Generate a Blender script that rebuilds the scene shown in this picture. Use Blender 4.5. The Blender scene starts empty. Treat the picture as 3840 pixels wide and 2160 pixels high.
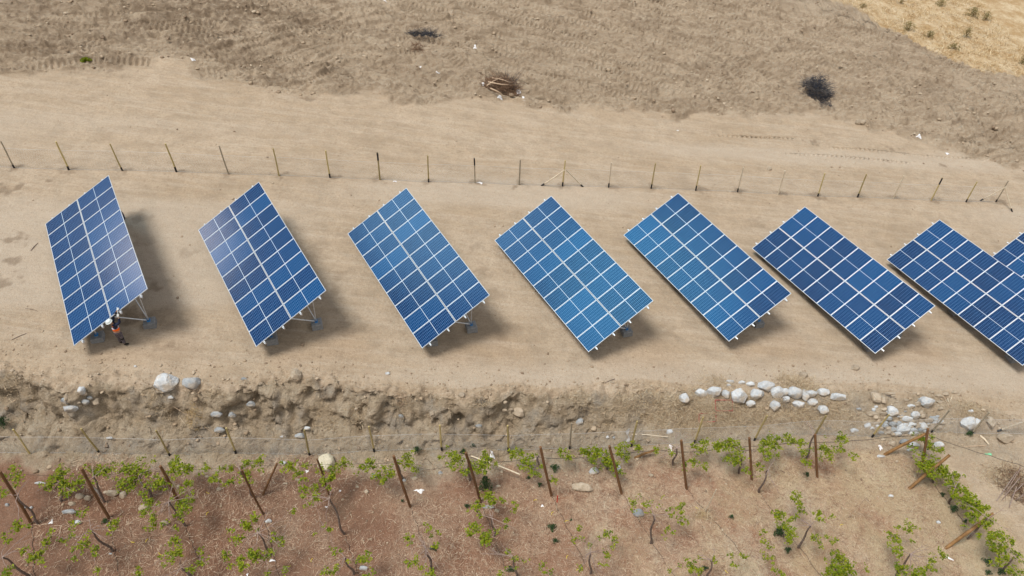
import bpy, math, random
import numpy as np
from mathutils import Vector, Matrix, Quaternion

random.seed(7)
rng = np.random.default_rng(11)
R = math.radians
scene = bpy.context.scene
col = scene.collection

# ------------------------------------------------------------------ camera, sky, sun, exposure
PITCH, ROLL, CAMH, FPX = 0.750796286, 0.009713899, 26.742125382, 2777.95   # FPX for a 3840 px wide frame
cam = bpy.data.cameras.new('camera'); camo = bpy.data.objects.new('camera', cam); col.objects.link(camo)
cf = Vector((0, math.cos(PITCH), -math.sin(PITCH))); cu = Vector((0, math.sin(PITCH), math.cos(PITCH))); cx = Vector((1, 0, 0))
CX = math.cos(ROLL)*cx + math.sin(ROLL)*cu
CU = -math.sin(ROLL)*cx + math.cos(ROLL)*cu
CF = cf
camo.matrix_world = Matrix(((CX.x, CU.x, -CF.x, 0), (CX.y, CU.y, -CF.y, 0), (CX.z, CU.z, -CF.z, CAMH), (0, 0, 0, 1)))
cam.sensor_width = 36.0; cam.lens = FPX/3840*36.0
cam.clip_start = 0.5; cam.clip_end = 6000
scene.camera = camo

SUN_EL, SUN_AZ = R(69), R(-118)      # azimuth from +Y towards +X: light comes from behind on the left
world = bpy.data.worlds.new('World'); scene.world = world; world.use_nodes = True
wn, wl = world.node_tree.nodes, world.node_tree.links
wn.clear()
wo = wn.new('ShaderNodeOutputWorld'); bg = wn.new('ShaderNodeBackground'); sky = wn.new('ShaderNodeTexSky')
sky.sky_type = 'NISHITA'; sky.sun_disc = False; sky.sun_elevation = SUN_EL; sky.sun_rotation = SUN_AZ
sky.air_density = 1.0; sky.dust_density = 2.5; sky.ozone_density = 1.0; sky.altitude = 500
wtc = wn.new('ShaderNodeTexCoord'); wnoi = wn.new('ShaderNodeTexNoise')
wnoi.inputs['Scale'].default_value = 2.2; wnoi.inputs['Detail'].default_value = 5; wnoi.inputs['Roughness'].default_value = 0.55
wmap = wn.new('ShaderNodeMapping'); wmap.inputs['Scale'].default_value = (1, 1, 2.0); wmap.inputs['Location'].default_value = (0.3, 0.1, 0.4)
wrp = wn.new('ShaderNodeValToRGB'); wrp.color_ramp.elements[0].position = 0.36; wrp.color_ramp.elements[0].color = (0.30,)*3+(1,)
wrp.color_ramp.elements[1].position = 0.66; wrp.color_ramp.elements[1].color = (0.95,)*3+(1,)
wmix = wn.new('ShaderNodeMix'); wmix.data_type = 'RGBA'
wmix.inputs[7].default_value = (8.6, 8.3, 8.1, 1)
wl.new(wtc.outputs['Generated'], wmap.inputs['Vector']); wl.new(wmap.outputs['Vector'], wnoi.inputs['Vector'])
wsep = wn.new('ShaderNodeSeparateXYZ'); wl.new(wtc.outputs['Generated'], wsep.inputs[0])
wz = wn.new('ShaderNodeValToRGB'); wl.new(wsep.outputs['Z'], wz.inputs['Fac'])
for e, (p, v) in zip([wz.color_ramp.elements[0], wz.color_ramp.elements[1], wz.color_ramp.elements.new(.35), wz.color_ramp.elements.new(.65)], ((0.10, .95), (.95, .06), (.33, .45), (.65, .16))):
    e.position = p; e.color = (v, v, v, 1)
wmul = wn.new('ShaderNodeMath'); wmul.operation = 'MULTIPLY'; wl.new(wz.outputs['Color'], wmul.inputs[0]); wl.new(wrp.outputs['Color'], wmul.inputs[1])
wl.new(wnoi.outputs['Fac'], wrp.inputs['Fac']); wl.new(wmul.outputs[0], wmix.inputs[0])
wl.new(sky.outputs['Color'], wmix.inputs[6])
# unseen clouds and blue gaps, added for panel reflections and ambient light: (azimuth, elevation, radius in degrees, radiance)
last = wmix.outputs[2]
for az, el, rad, val in ((-65, 25.0, 4.0, (105, 98, 96)), (-60, 59, 6, (20, 62, 88)), (-54, 43, 6.5, (28, 52, 68)), (50, 30, 32, (11, 10.8, 10.5)), (150, 40, 32, (10, 9.8, 9.5)), (-150, 35, 28, (10, 9.8, 9.5))):
    az, el = R(az), R(el)
    dp = wn.new('ShaderNodeVectorMath'); dp.operation = 'DOT_PRODUCT'; wl.new(wtc.outputs['Generated'], dp.inputs[0])
    dp.inputs[1].default_value = (math.sin(az)*math.cos(el), math.cos(az)*math.cos(el), math.sin(el))
    nz = wn.new('ShaderNodeMath'); nz.operation = 'MULTIPLY_ADD'; wl.new(wnoi.outputs['Fac'], nz.inputs[0]); nz.inputs[1].default_value = .010; wl.new(dp.outputs['Value'], nz.inputs[2])
    mr = wn.new('ShaderNodeMapRange'); mr.interpolation_type = 'SMOOTHSTEP'; wl.new(nz.outputs[0], mr.inputs['Value'])
    mr.inputs['From Min'].default_value = math.cos(R(rad*1.5))+.005; mr.inputs['From Max'].default_value = math.cos(R(rad*.35))+.005
    mx = wn.new('ShaderNodeMix'); mx.data_type = 'RGBA'; wl.new(mr.outputs['Result'], mx.inputs[0]); wl.new(last, mx.inputs[6]); mx.inputs[7].default_value = tuple(val)+(1,)
    last = mx.outputs[2]
wl.new(last, bg.inputs['Color'])
bg.inputs['Strength'].default_value = 0.060
wl.new(bg.outputs['Background'], wo.inputs['Surface'])

sun = bpy.data.lights.new('sun', 'SUN'); sun.energy = 2.9; sun.angle = R(18); sun.color = (1.0, 0.94, 0.86)
suno = bpy.data.objects.new('sun', sun); col.objects.link(suno)
sd = Vector((math.sin(SUN_AZ)*math.cos(SUN_EL), math.cos(SUN_AZ)*math.cos(SUN_EL), math.sin(SUN_EL)))
suno.rotation_euler = sd.to_track_quat('Z', 'Y').to_euler()
scene.view_settings.view_transform = 'Standard'; scene.view_settings.look = 'None'
scene.view_settings.exposure = 0.30; scene.view_settings.gamma = 1.0
scene.render.resolution_x = 1024; scene.render.resolution_y = 576
scene.cycles.max_bounces = 6

# ------------------------------------------------------------------ noise in numpy
_tab = np.random.default_rng(5).random((256, 256))
def vnoise(x, y):
    x = np.asarray(x, float); y = np.asarray(y, float)
    xi = np.floor(x).astype(int); yi = np.floor(y).astype(int)
    fx = x-xi; fy = y-yi
    fx = fx*fx*(3-2*fx); fy = fy*fy*(3-2*fy)
    a = _tab[xi & 255, yi & 255]; b = _tab[(xi+1) & 255, yi & 255]
    c = _tab[xi & 255, (yi+1) & 255]; d = _tab[(xi+1) & 255, (yi+1) & 255]
    return (a+(b-a)*fx)+((c+(d-c)*fx)-(a+(b-a)*fx))*fy-0.5
def fbm(x, y, o=3, g=0.5):
    s = 0; a = 1.0
    for i in range(o):
        s = s+a*vnoise(x*(2**i)+17.3*i, y*(2**i)-9.1*i); a *= g
    return s
def smooth(a, b, t):
    t = np.clip((t-a)/(b-a), 0, 1); return t*t*(3-2*t)

# ------------------------------------------------------------------ terrain function
SX, SY, CLR = -0.128118, 0.034854, 0.45
def plane_z(x, y): return SX*np.asarray(x, float)+SY*(np.asarray(y, float)-25)-CLR
def ray(px, py):
    """pixel of the 2576 x 1449 overview -> direction"""
    k = 3840/2576
    a = (px*k-1920)/FPX; b = -(py*k-1080)/FPX
    return np.array(CF)+a*np.array(CX)+b*np.array(CU)
def on_plane(px, py, off=0.0):
    d = ray(px, py)      # CAMH + t dz = SX t dx + SY (t dy -25) - CLR + off
    t = (-25*SY-CLR+off-CAMH)/(d[2]-SX*d[0]-SY*d[1])
    return np.array([0, 0, CAMH])+t*d

crest_px = [(-900, 800), (-300, 880), (0, 930), (60, 950), (180, 975), (250, 950), (400, 978), (520, 985), (600, 975), (700, 962), (830, 958), (900, 985), (1000, 985), (1180, 1003), (1300, 985),
            (1400, 1000), (1540, 978), (1620, 975), (1700, 985), (1800, 990), (1950, 985), (2130, 985), (2250, 985), (2400, 1005), (2480, 1030), (2560, 1060), (2700, 1100), (3200, 1250)]
_cr = np.array([on_plane(*p)[:2] for p in crest_px])
def y_crest(x): return np.interp(x, _cr[:, 0], _cr[:, 1])
_dx = [on_plane(p, 1000)[0] for p in (-500, 0, 900, 1500, 1700, 2000, 2300, 2450, 2560, 2800)]
_dd = [2.2, 2.2, 2.2, 2.1, 1.6, 1.25, 1.15, .8, .45, .25]
def drop_h(x): return np.interp(x, _dx, _dd)
_sw = [.85, .85, .8, .95, 1.3, 1.5, 1.7, 1.8, 1.8, 1.8]
def face_w(x): return np.interp(x, _dx, _sw)      # horizontal run of the face

churn_px = [(-1200, 230), (-300, 185), (0, 178), (250, 174), (340, 160), (380, 152), (470, 152), (505, 185), (580, 205), (640, 205), (690, 232), (850, 236), (940, 226), (990, 262), (1060, 268),
            (1150, 245), (1230, 240), (1330, 264), (1400, 280), (1500, 272), (1640, 282), (1700, 300), (1760, 280), (1900, 288), (2040, 275), (2120, 305), (2200, 322), (2300, 345), (2420, 385), (2500, 405), (2700, 460), (3600, 640)]
_ch = np.array([on_plane(*p)[:2] for p in churn_px])
def y_churn(x): return np.interp(x, _ch[:, 0], _ch[:, 1])
gold_px = [(2040, -30), (2085, 0), (2200, 55), (2300, 105), (2380, 140), (2450, 165), (2576, 200), (2800, 290), (3400, 500)]
_go = np.array([on_plane(*p)[:2] for p in gold_px])
def gold_mask(x, y):
    yy = np.interp(x, _go[:, 0], _go[:, 1], left=400)
    yy = np.where(x < _go[0, 0], 400, yy)
    w = fbm(x*.5, y*.5, 3)*2.2
    return smooth(-.5, .6, y+w-yy)

mounds = []     # (x, y, rx, ry, h)
for px, py, rx, ry, h in ((830, 215, 1.3, .8, .25), (1010, 240, 1.2, .8, .3), (1160, 150, 2.2, 1.5, .5), (1190, 200, 1.6, 1.2, .5), (930, 40, 2.5, 2, .7), (2170, 285, 1.4, .9, .45),
                          (1960, 180, 2.4, 1.5, .35), (420, 155, 1.8, .8, .3), (1060, 75, 1.8, 1, .3), (2100, 60, 2.5, 1.2, .4), (1870, 130, 2, 1.6, .3), (1500, 270, 1.4, .5, .2), (1850, 285, 1.5, .5, .2)):
    g = on_plane(px, py); mounds.append((g[0], g[1], rx, ry, h))

def height(x, y, fine=True):
    x = np.asarray(x, float); y = np.asarray(y, float)
    z = plane_z(x, y)
    yc = y_crest(x); q = y-yc
    D = drop_h(x); W = face_w(x)
    bankzone = smooth(-4.5, -.2, q)*(1-smooth(.1, 1.0, q))
    # gullies: the crest wanders in and out, more strongly down the face
    g = fbm(x*.55+3, 2.5+y*.15, 3)*.55
    rough = np.interp(x, [_dx[0], _dx[3], _dx[4], _dx[9]], [1, 1, .5, .3])
    g2 = (fbm(x*1.7, y*.35+7, 3)*.32-np.abs(vnoise(x*2.6+5, y*.3))*.25)*rough
    s = -(q+g+g2)/W
    p = np.where(s < .25, smooth(-.25, .25, s)*.10, np.where(s < 1.0, .10+(s-.25)/.75*.62, .72+.28*smooth(1.0, 2.6, s)*1.0))
    p = np.where(s < -.25, 0, p)
    # ledges and bulges part way down the face
    bulge = smooth(.2, .5, s)*(1-smooth(1.1, 1.7, s))
    z = z-D*p+bulge*(fbm(x*1.0, y*1.3+3, 3)*.55)*rough
    # churned ground
    ch = smooth(-.25, .25, y-y_churn(x)+fbm(x*.8, y*.8, 2)*.6)
    gold = gold_mask(x, y)
    lf = fbm(x*.22, y*.3, 3)*.5
    z = z+ch*(.05+lf*.55*(1-.4*gold))
    for mx, my, rx, ry, h in mounds:
        e = ((x-mx)/rx)**2+((y-my)/ry)**2
        z = z+h*np.exp(-e)
    # vineyard: shallow row furrows and hollows
    vy = smooth(-2.2, -3.2, q) if False else 1-smooth(-3.2, -2.2, q)
    z = z+vy*fbm(x*.5, y*.5+4, 2)*.16
    # open ground: very gentle
    z = z+(1-ch)*(1-vy)*fbm(x*.25, y*.4, 2)*.05
    if fine:
        z = z+ch*(1-gold*.6)*(fbm(x*.7+y*.2, y*1.5-x*.3, 4, .62)*.44)
        z = z+ch*(1-gold)*np.maximum(fbm(x*3.3, y*4.0, 2)-.10, 0)*.50
        z = z+(1-ch)*fbm(x*1.3, y*2.6, 4, .65)*.04
        z = z+bankzone*(fbm(x*3.5, y*3.5, 4, .65)*.16-np.abs(vnoise(x*5.5, y*2.2+3))*.14)*(.4+rough)
        z = z+vy*fbm(x*3, y*3, 3, .6)*.04
        # tyre-wide ruts on the track
        z = z-(1-ch)*(1-vy)*smooth(.25, .5, vnoise(x*.06+2, y*.9-x*.12))*.03
    return z

def at(px, py, h=0.0, fine=True):
    """point of the ground (raised by h) under overview pixel (px, py)"""
    d = ray(px, py); d = d/abs(d[2])
    z0 = float(plane_z(*(np.array([0, 0])+d[:2]*CAMH)))
    t = np.linspace(max(5, CAMH-7), CAMH+14, 600)
    x = t*d[0]; y = t*d[1]; z = CAMH-t
    f = z-(height(x, y, fine)+h)
    i = np.where(f <= 0)[0]
    i = int(i[0]) if len(i) else 599
    i = max(i, 1)
    a = f[i-1]/(f[i-1]-f[i]+1e-12)
    tt = t[i-1]+a*(t[i]-t[i-1])
    return Vector((tt*d[0], tt*d[1], CAMH-tt))
def px_at(px, py, z):
    d = ray(px, py); t = (z-CAMH)/d[2]
    return Vector((d[0]*t, d[1]*t, z))
def m_per_px(p):
    """metres per overview pixel at world point p"""
    dd = (Vector(p)-Vector((0, 0, CAMH))).dot(CF)
    return dd/(FPX*2576/3840)
def px_near(p, px, py):
    """point on the ray of the pixel nearest to the vertical line above p"""
    d = Vector(ray(px, py)).normalized(); o = Vector((0, 0, CAMH)); u = Vector((0, 0, 1))
    w = o-Vector(p); b = d.dot(u); dw = d.dot(w); uw = u.dot(w)
    t = (b*uw-dw)/(1-b*b)
    return o+d*t

# ------------------------------------------------------------------ helpers
def tag(o, label=None, cat=None, group=None, kind=None):
    if label: o['label'] = label
    if cat: o['category'] = cat
    if group: o['group'] = group
    if kind: o['kind'] = kind
    return o
def empty(name, loc, label, cat, group=None):
    o = bpy.data.objects.new(name, None); col.objects.link(o); o.location = loc; o.empty_display_size = .2
    return tag(o, label, cat, group)
class MB:
    def __init__(s): s.v = []; s.f = []; s.m = []; s.smooth = []
    def add(s, verts, faces, mi=0, sm=False):
        n = len(s.v); s.v += [tuple(v) for v in verts]
        for f in faces: s.f.append(tuple(i+n for i in f)); s.m.append(mi); s.smooth.append(sm)
    def box(s, c, size, rot=None, mi=0, bev=0):
        hx, hy, hz = size[0]/2, size[1]/2, size[2]/2
        c = Vector(c); rot = rot or Matrix.Identity(3)
        if bev:
            vs = []; 
            for z in (-hz, -hz+bev, hz-bev, hz):
                k = bev if abs(z) == hz else 0
                for (a, b) in ((-1, -1), (1, -1), (1, 1), (-1, 1)):
                    vs.append((a*(hx-k), b*(hy-k), z))
            fs = [(3, 2, 1, 0), (12, 13, 14, 15)]
            for L in range(3):
                for i in range(4):
                    j = (i+1) % 4; fs.append((L*4+i, L*4+j, L*4+4+j, L*4+4+i))
        else:
            vs = [(a*hx, b*hy, d*hz) for d in (-1, 1) for (a, b) in ((-1, -1), (1, -1), (1, 1), (-1, 1))]
            fs = [(3, 2, 1, 0), (4, 5, 6, 7), (0, 1, 5, 4), (1, 2, 6, 5), (2, 3, 7, 6), (3, 0, 4, 7)]
        s.add([c+rot @ Vector(v) for v in vs], fs, mi)
        return s
    def tube(s, pts, rads, n=6, mi=0, cap=True, sm=True):
        pts = [Vector(p) for p in pts]
        if not hasattr(rads, '__len__'): rads = [rads]*len(pts)
        vs = []; fs = []
        ref = None
        for i, p in enumerate(pts):
            d = (pts[min(i+1, len(pts)-1)]-pts[max(i-1, 0)])
            if d.length < 1e-9: d = Vector((0, 0, 1))
            d.normalize()
            if ref is None: ref = d.orthogonal().normalized()
            ref = (ref-d*ref.dot(d))
            ref = ref.normalized() if ref.length > 1e-6 else d.orthogonal().normalized()
            b = d.cross(ref)
            for k in range(n):
                a = 2*math.pi*k/n
                vs.append(p+(ref*math.cos(a)+b*math.sin(a))*rads[i])
        for i in range(len(pts)-1):
            for k in range(n):
                k2 = (k+1) % n
                fs.append((i*n+k, i*n+k2, (i+1)*n+k2, (i+1)*n+k))
        s.add(vs, fs, mi, sm)
        if cap:
            s.add(vs[:n], [tuple(range(n-1, -1, -1))], mi); s.add(vs[-n:], [tuple(range(n))], mi)
        return s
    def build(s, name, mats, parent=None):
        me = bpy.data.meshes.new(name)
        me.from_pydata(s.v, [], s.f)
        if not isinstance(mats, (list, tuple)): mats = [mats]
        for m in mats: me.materials.append(m)
        if len(mats) > 1: me.polygons.foreach_set('material_index', s.m)
        me.polygons.foreach_set('use_smooth', s.smooth)
        me.update()
        o = bpy.data.objects.new(name, me); col.objects.link(o)
        if parent:
            o.parent = parent
        return o
def unparent_space(o, parent):
    """o was built in world coordinates; keep it there under its parent (parents here are never rotated)"""
    o.parent = parent; o.location = -Vector(parent.location)
    return o
def np_mesh(name, V, F, mats):
    """V (n,3), F (m,k) arrays"""
    me = bpy.data.meshes.new(name); n = len(V); m, k = F.shape
    me.vertices.add(n); me.vertices.foreach_set('co', np.asarray(V, np.float32).ravel())
    me.loops.add(m*k); me.loops.foreach_set('vertex_index', F.astype(np.int32).ravel())
    me.polygons.add(m); me.polygons.foreach_set('loop_start', np.arange(0, m*k, k, dtype=np.int32))
    me.update(calc_edges=True); me.validate()
    for mt in (mats if isinstance(mats, (list, tuple)) else [mats]): me.materials.append(mt)
    o = bpy.data.objects.new(name, me); col.objects.link(o); return o

# ------------------------------------------------------------------ materials
class NT:
    def __init__(s, name):
        s.mat = bpy.data.materials.new(name); s.mat.use_nodes = True
        s.t = s.mat.node_tree; s.n = s.t.nodes; s.l = s.t.links
        s.b = s.n['Principled BSDF']; s.out = s.n['Material Output']
    def new(s, t, **k):
        n = s.n.new(t)
        for a, v in k.items(): setattr(n, a, v)
        return n
    def link(s, a, b): s.l.new(a, b)
    def noise(s, vec, scale, detail=4, rough=.55, dist=0):
        n = s.new('ShaderNodeTexNoise'); n.inputs['Scale'].default_value = scale; n.inputs['Detail'].default_value = detail
        n.inputs['Roughness'].default_value = rough; n.inputs['Distortion'].default_value = dist
        if vec is not None: s.link(vec, n.inputs['Vector'])
        return n.outputs['Fac']
    def ramp(s, fac, stops, interp='LINEAR'):
        n = s.new('ShaderNodeValToRGB'); cr = n.color_ramp; cr.interpolation = interp
        while len(cr.elements) < len(stops): cr.elements.new(.5)
        for e, (p, c) in zip(cr.elements, stops):
            e.position = p; e.color = (c, c, c, 1) if not hasattr(c, '__len__') else tuple(c)+(1,)
        s.link(fac, n.inputs['Fac']); return n.outputs['Color']
    def mix(s, fac, a, b, mode='MIX'):
        n = s.new('ShaderNodeMix', data_type='RGBA', blend_type=mode); n.clamp_factor = True
        for k, v in ((0, fac), (6, a), (7, b)):
            if hasattr(v, 'is_linked') or isinstance(v, bpy.types.NodeSocket): s.link(v, n.inputs[k])
            elif k == 0: n.inputs[0].default_value = v
            else: n.inputs[k].default_value = tuple(v)+(1,) if len(v) == 3 else v
        return n.outputs[2]
    def math(s, op, a, b=None, c=None):
        n = s.new('ShaderNodeMath', operation=op)
        for k, v in enumerate((a, b, c)):
            if v is None: continue
            if isinstance(v, bpy.types.NodeSocket): s.link(v, n.inputs[k])
            else: n.inputs[k].default_value = v
        return n.outputs[0]
    def coord(s, kind='Object', scale=(1, 1, 1), rot=(0, 0, 0)):
        tc = s.new('ShaderNodeTexCoord'); mp = s.new('ShaderNodeMapping')
        mp.inputs['Scale'].default_value = scale; mp.inputs['Rotation'].default_value = rot
        s.link(tc.outputs[kind], mp.inputs['Vector']); return mp.outputs['Vector']
    def attr(s, name):
        n = s.new('ShaderNodeAttribute'); n.attribute_name = name; return n
    def bump(s, h, dist, strength=1.0, normal=None):
        n = s.new('ShaderNodeBump'); n.inputs['Distance'].default_value = dist; n.inputs['Strength'].default_value = strength
        s.link(h, n.inputs['Height'])
        if normal is not None: s.link(normal, n.inputs['Normal'])
        return n.outputs['Normal']
    def fin(s, color=None, rough=.8, metal=0, spec=.5, normal=None):
        if color is not None:
            if isinstance(color, bpy.types.NodeSocket): s.link(color, s.b.inputs['Base Color'])
            else: s.b.inputs['Base Color'].default_value = tuple(color)+(1,)
        if isinstance(rough, bpy.types.NodeSocket): s.link(rough, s.b.inputs['Roughness'])
        else: s.b.inputs['Roughness'].default_value = rough
        s.b.inputs['Metallic'].default_value = metal
        s.b.inputs['Specular IOR Level'].default_value = spec
        if normal is not None: s.link(normal, s.b.inputs['Normal'])
        return s.mat

def mottled(name, c1, c2, scale=8, rough=.85, bump=.01, metal=0, spec=.3, rnd=0.0, stretch=(1, 1, 1)):
    m = NT(name); v = m.coord('Object', stretch)
    n = m.noise(v, scale, 5, .6)
    c = m.mix(m.ramp(n, [(.32, 0), (.68, 1)]), c1, c2)
    if rnd:
        oi = m.new('ShaderNodeObjectInfo')
        k = m.math('MULTIPLY_ADD', oi.outputs['Random'], 2*rnd, 1-rnd)
        cc = m.new('ShaderNodeCombineColor')
        for i in range(3): m.link(k, cc.inputs[i])
        c = m.mix(1.0, c, cc.outputs[0], 'MULTIPLY')
    nn = m.noise(v, scale*4, 4, .6)
    return m.fin(c, rough, metal, spec, m.bump(nn, bump))

def soil_material():
    m = NT('soil')
    P = m.coord('Object')
    z = m.attr('zone'); sep = m.new('ShaderNodeSeparateColor'); m.link(z.outputs['Color'], sep.inputs[0])
    churn, vine, bank = sep.outputs[0], sep.outputs[1], sep.outputs[2]
    gold = z.outputs['Alpha']
    z2 = m.attr('zone_b'); sep2 = m.new('ShaderNodeSeparateColor'); m.link(z2.outputs['Color'], sep2.inputs[0])
    stain, track, dusty = sep2.outputs[0], sep2.outputs[1], sep2.outputs[2]
    ts = m.attr('track_s').outputs['Fac']
    nbig = m.noise(P, .22, 3, .5)
    nmid = m.noise(P, 1.1, 5, .6)
    nfin = m.noise(P, 7.0, 6, .7)
    ngr = m.noise(P, 28.0, 4, .7)
    Ps = m.coord('Object', (.10, 1.1, .5), (0, 0, R(-8)))
    nstr = m.noise(Ps, 2.2, 6, .62, .4)
    # open compacted sand
    sand = m.mix(m.ramp(nbig, [(.35, 0), (.65, 1)]), (.395, .303, .210), (.450, .355, .258))
    sand = m.mix(m.ramp(nmid, [(.42, 0), (.68, .75)]), sand, (.310, .242, .172))
    sand = m.mix(m.math('MULTIPLY', m.ramp(nstr, [(.45, 0), (.70, .6)]), m.math('SUBTRACT', 1, vine)), sand, (.50, .415, .325))
    sand = m.mix(m.ramp(nstr, [(.22, .45), (.40, 0)]), sand, (.285, .225, .165))
    sand = m.mix(m.ramp(nfin, [(.50, 0), (.68, .55)]), sand, (.250, .185, .125))
    sand = m.mix(m.ramp(m.noise(Ps, 9, 5, .7), [(.55, 0), (.70, .5)]), sand, (.270, .200, .135))
    sand = m.mix(m.math('MULTIPLY', dusty, .75), sand, (.470, .395, .315))
    # churned
    Pc = m.coord('Object', (.45, 1.25, 1), (0, 0, R(14)))
    nchp = m.noise(Pc, .55, 5, .65, .5)
    chc = m.mix(m.ramp(nchp, [(.38, 0), (.60, 1)]), (.325, .250, .176), (.440, .350, .255))
    chc = m.mix(m.ramp(m.noise(Pc, 2.6, 6, .72, .6), [(.54, 0), (.68, .7)]), chc, (.205, .150, .102))
    chc = m.mix(m.ramp(m.noise(Pc, 1.5, 5, .65), [(.55, 0), (.72, .8)]), chc, (.500, .405, .305))
    chc = m.mix(m.ramp(m.noise(Pc, 1.1, 6, .78), [(.63, 0), (.70, .8)]), chc, (.150, .112, .082))
    c = m.mix(churn, sand, chc)
    # bank face
    Pb = m.coord('Object', (1.2, 1.0, 1.0))
    bc = m.mix(m.ramp(m.noise(Pb, 1.6, 6, .62), [(.36, 0), (.64, 1)]), (.430, .335, .230), (.560, .465, .345))
    bc = m.mix(m.ramp(m.noise(P, .8, 4, .6), [(.52, 0), (.66, .8)]), bc, (.380, .335, .280))
    bc = m.mix(m.ramp(nfin, [(.52, 0), (.75, .6)]), bc, (.270, .200, .135))
    c = m.mix(bank, c, bc)
    # vineyard floor
    nv = m.noise(P, .55, 5, .65, .3)
    Pl = m.coord('Object', (1, 1, 1), (0, 0, .6))
    litter = m.noise(Pl, 11, 6, .75, 1.2)
    vc = m.mix(m.ramp(nv, [(.38, 0), (.62, 1)]), (.440, .310, .210), (.300, .140, .080))
    vc = m.mix(m.ramp(m.noise(P, .33, 4, .6), [(.50, 0), (.66, .8)]), vc, (.470, .390, .290))
    vc = m.mix(m.ramp(m.noise(P, .9, 4, .65), [(.56, 0), (.72, .9)]), vc, (.215, .105, .065))
    vc = m.mix(m.ramp(litter, [(.50, 0), (.66, .75)]), vc, (.640, .520, .390))
    vc = m.mix(m.ramp(litter, [(.30, .65), (.42, 0)]), vc, (.155, .100, .068))
    vc = m.mix(m.ramp(m.noise(P, 3.6, 5, .7), [(.52, 0), (.68, .7)]), vc, (.200, .125, .080))
    spx = m.new('ShaderNodeSeparateXYZ'); m.link(P, spx.inputs[0])
    red = m.ramp(m.math('MULTIPLY_ADD', spx.outputs['X'], .028, m.noise(P, .35, 4, .6)), [(.22, .85), (.75, 0)])
    pale = m.ramp(m.math('MULTIPLY_ADD', spx.outputs['X'], .018, m.noise(P, .5, 5, .65)), [(.60, 0), (.82, .6)])
    vc = m.mix(pale, vc, m.mix(litter, (.34, .26, .15), (.66, .55, .36)))
    vc = m.mix(red, vc, m.mix(litter, (.105, .046, .030), (.31, .165, .105)))
    c = m.mix(vine, c, vc)
    # golden dry grass ground
    gc = m.mix(m.ramp(m.noise(P, .7, 6, .7), [(.38, 0), (.62, 1)]), (.380, .255, .125), (.560, .450, .300))
    gc = m.mix(m.ramp(m.noise(P, 3.2, 6, .7), [(.50, 0), (.68, .8)]), gc, (.300, .180, .075))
    c = m.mix(gold, c, gc)
    # moist, disturbed and other darker soil, and fine grit everywhere
    c = m.mix(m.math('MULTIPLY', stain, .8), c, (.165, .118, .078))
    c = m.mix(m.ramp(ngr, [(.34, .6), (.48, 0)]), c, (.20, .145, .095))
    c = m.mix(m.ramp(ngr, [(.54, 0), (.70, .5)]), c, (.56, .46, .35))
    # crawler-track ribs
    w = m.math('SINE', m.math('MULTIPLY', ts, 2*math.pi/.36))
    rib = m.math('MULTIPLY', m.math('MULTIPLY', w, track), m.ramp(nmid, [(.35, .2), (.6, 1)]))
    h1 = m.math('MULTIPLY', rib, .02)
    rough_amt = m.math('ADD', m.math('MULTIPLY', churn, .11), .06)
    rough_amt = m.math('ADD', rough_amt, m.math('MULTIPLY', m.math('ADD', m.math('MULTIPLY', vine, .5), m.math('MULTIPLY', bank, 1.6)), .13))
    h2 = m.math('MULTIPLY', nfin, rough_amt)
    h3 = m.math('MULTIPLY', ngr, .016)
    h = m.math('ADD', m.math('ADD', h1, h2), h3)
    h = m.math('ADD', h, m.math('MULTIPLY', nstr, .02))
    return m.fin(c, .95, 0, .15, m.bump(h, 1.0))
M = {}
M['soil'] = soil_material()
def rock_material(name, c1, c2, dust, rnd):
    m = NT(name); P = m.coord('Object')
    oi = m.new('ShaderNodeObjectInfo')
    n = m.noise(P, 3.0, 6, .65)
    c = m.mix(m.ramp(n, [(.35, 0), (.65, 1)]), c1, c2)
    c = m.mix(m.ramp(m.noise(P, 9, 4, .7), [(.56, 0), (.70, .7)]), c, tuple(v*.55 for v in c1))
    k = m.math('MULTIPLY_ADD', oi.outputs['Random'], 2*rnd, 1-rnd); cc = m.new('ShaderNodeCombineColor')
    for i in range(3): m.link(k, cc.inputs[i])
    c = m.mix(1.0, c, cc.outputs[0], 'MULTIPLY')
    g = m.new('ShaderNodeNewGeometry'); sp = m.new('ShaderNodeSeparateXYZ'); m.link(g.outputs['Normal'], sp.inputs[0])
    wn_ = m.noise(P, 1.6, 4, .6)
    f = m.math('MULTIPLY', m.ramp(m.math('ADD', sp.outputs['Z'], wn_), [(.95, 0), (1.45 if False else 1.0, 1)]), 1.0)
    fo = m.ramp(wn_, [(.48, 0), (.62, dust)])
    c = m.mix(fo, c, (.42, .34, .25))
    return m.fin(c, .9, 0, .2, m.bump(m.noise(P, 14, 5, .7), .03))
M['rock_white'] = rock_material('pale_granite', (.39, .41, .43), (.61, .62, .62), .75, .14)
M['rock_cream'] = rock_material('cream_rock', (.50, .46, .34), (.66, .61, .48), .3, .05)
M['rock_grey'] = rock_material('grey_granite', (.22, .24, .26), (.40, .41, .41), .6, .18)
M['rock_tan'] = rock_material('dusty_rock', (.30, .24, .17), (.48, .41, .33), .8, .18)
M['wood_post'] = mottled('treated_pine', (.30, .24, .10), (.46, .37, .17), 6, .75, .004, rnd=.3, stretch=(4, 4, .6))
M['wood_pale'] = mottled('pale_peeled_wood', (.48, .40, .29), (.62, .54, .42), 6, .8, .004, rnd=.1)
M['wood_grey'] = mottled('weathered_stake', (.22, .19, .14), (.36, .31, .23), 6, .8, .004, rnd=.15)
M['wood_brown'] = mottled('vineyard_post_wood', (.085, .040, .018), (.20, .105, .048), 5, .75, .006, rnd=.2, stretch=(4, 4, .6))
M['wood_orange'] = mottled('leaning_brace_wood', (.17, .085, .03), (.30, .17, .07), 5, .75, .006, rnd=.1)
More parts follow.
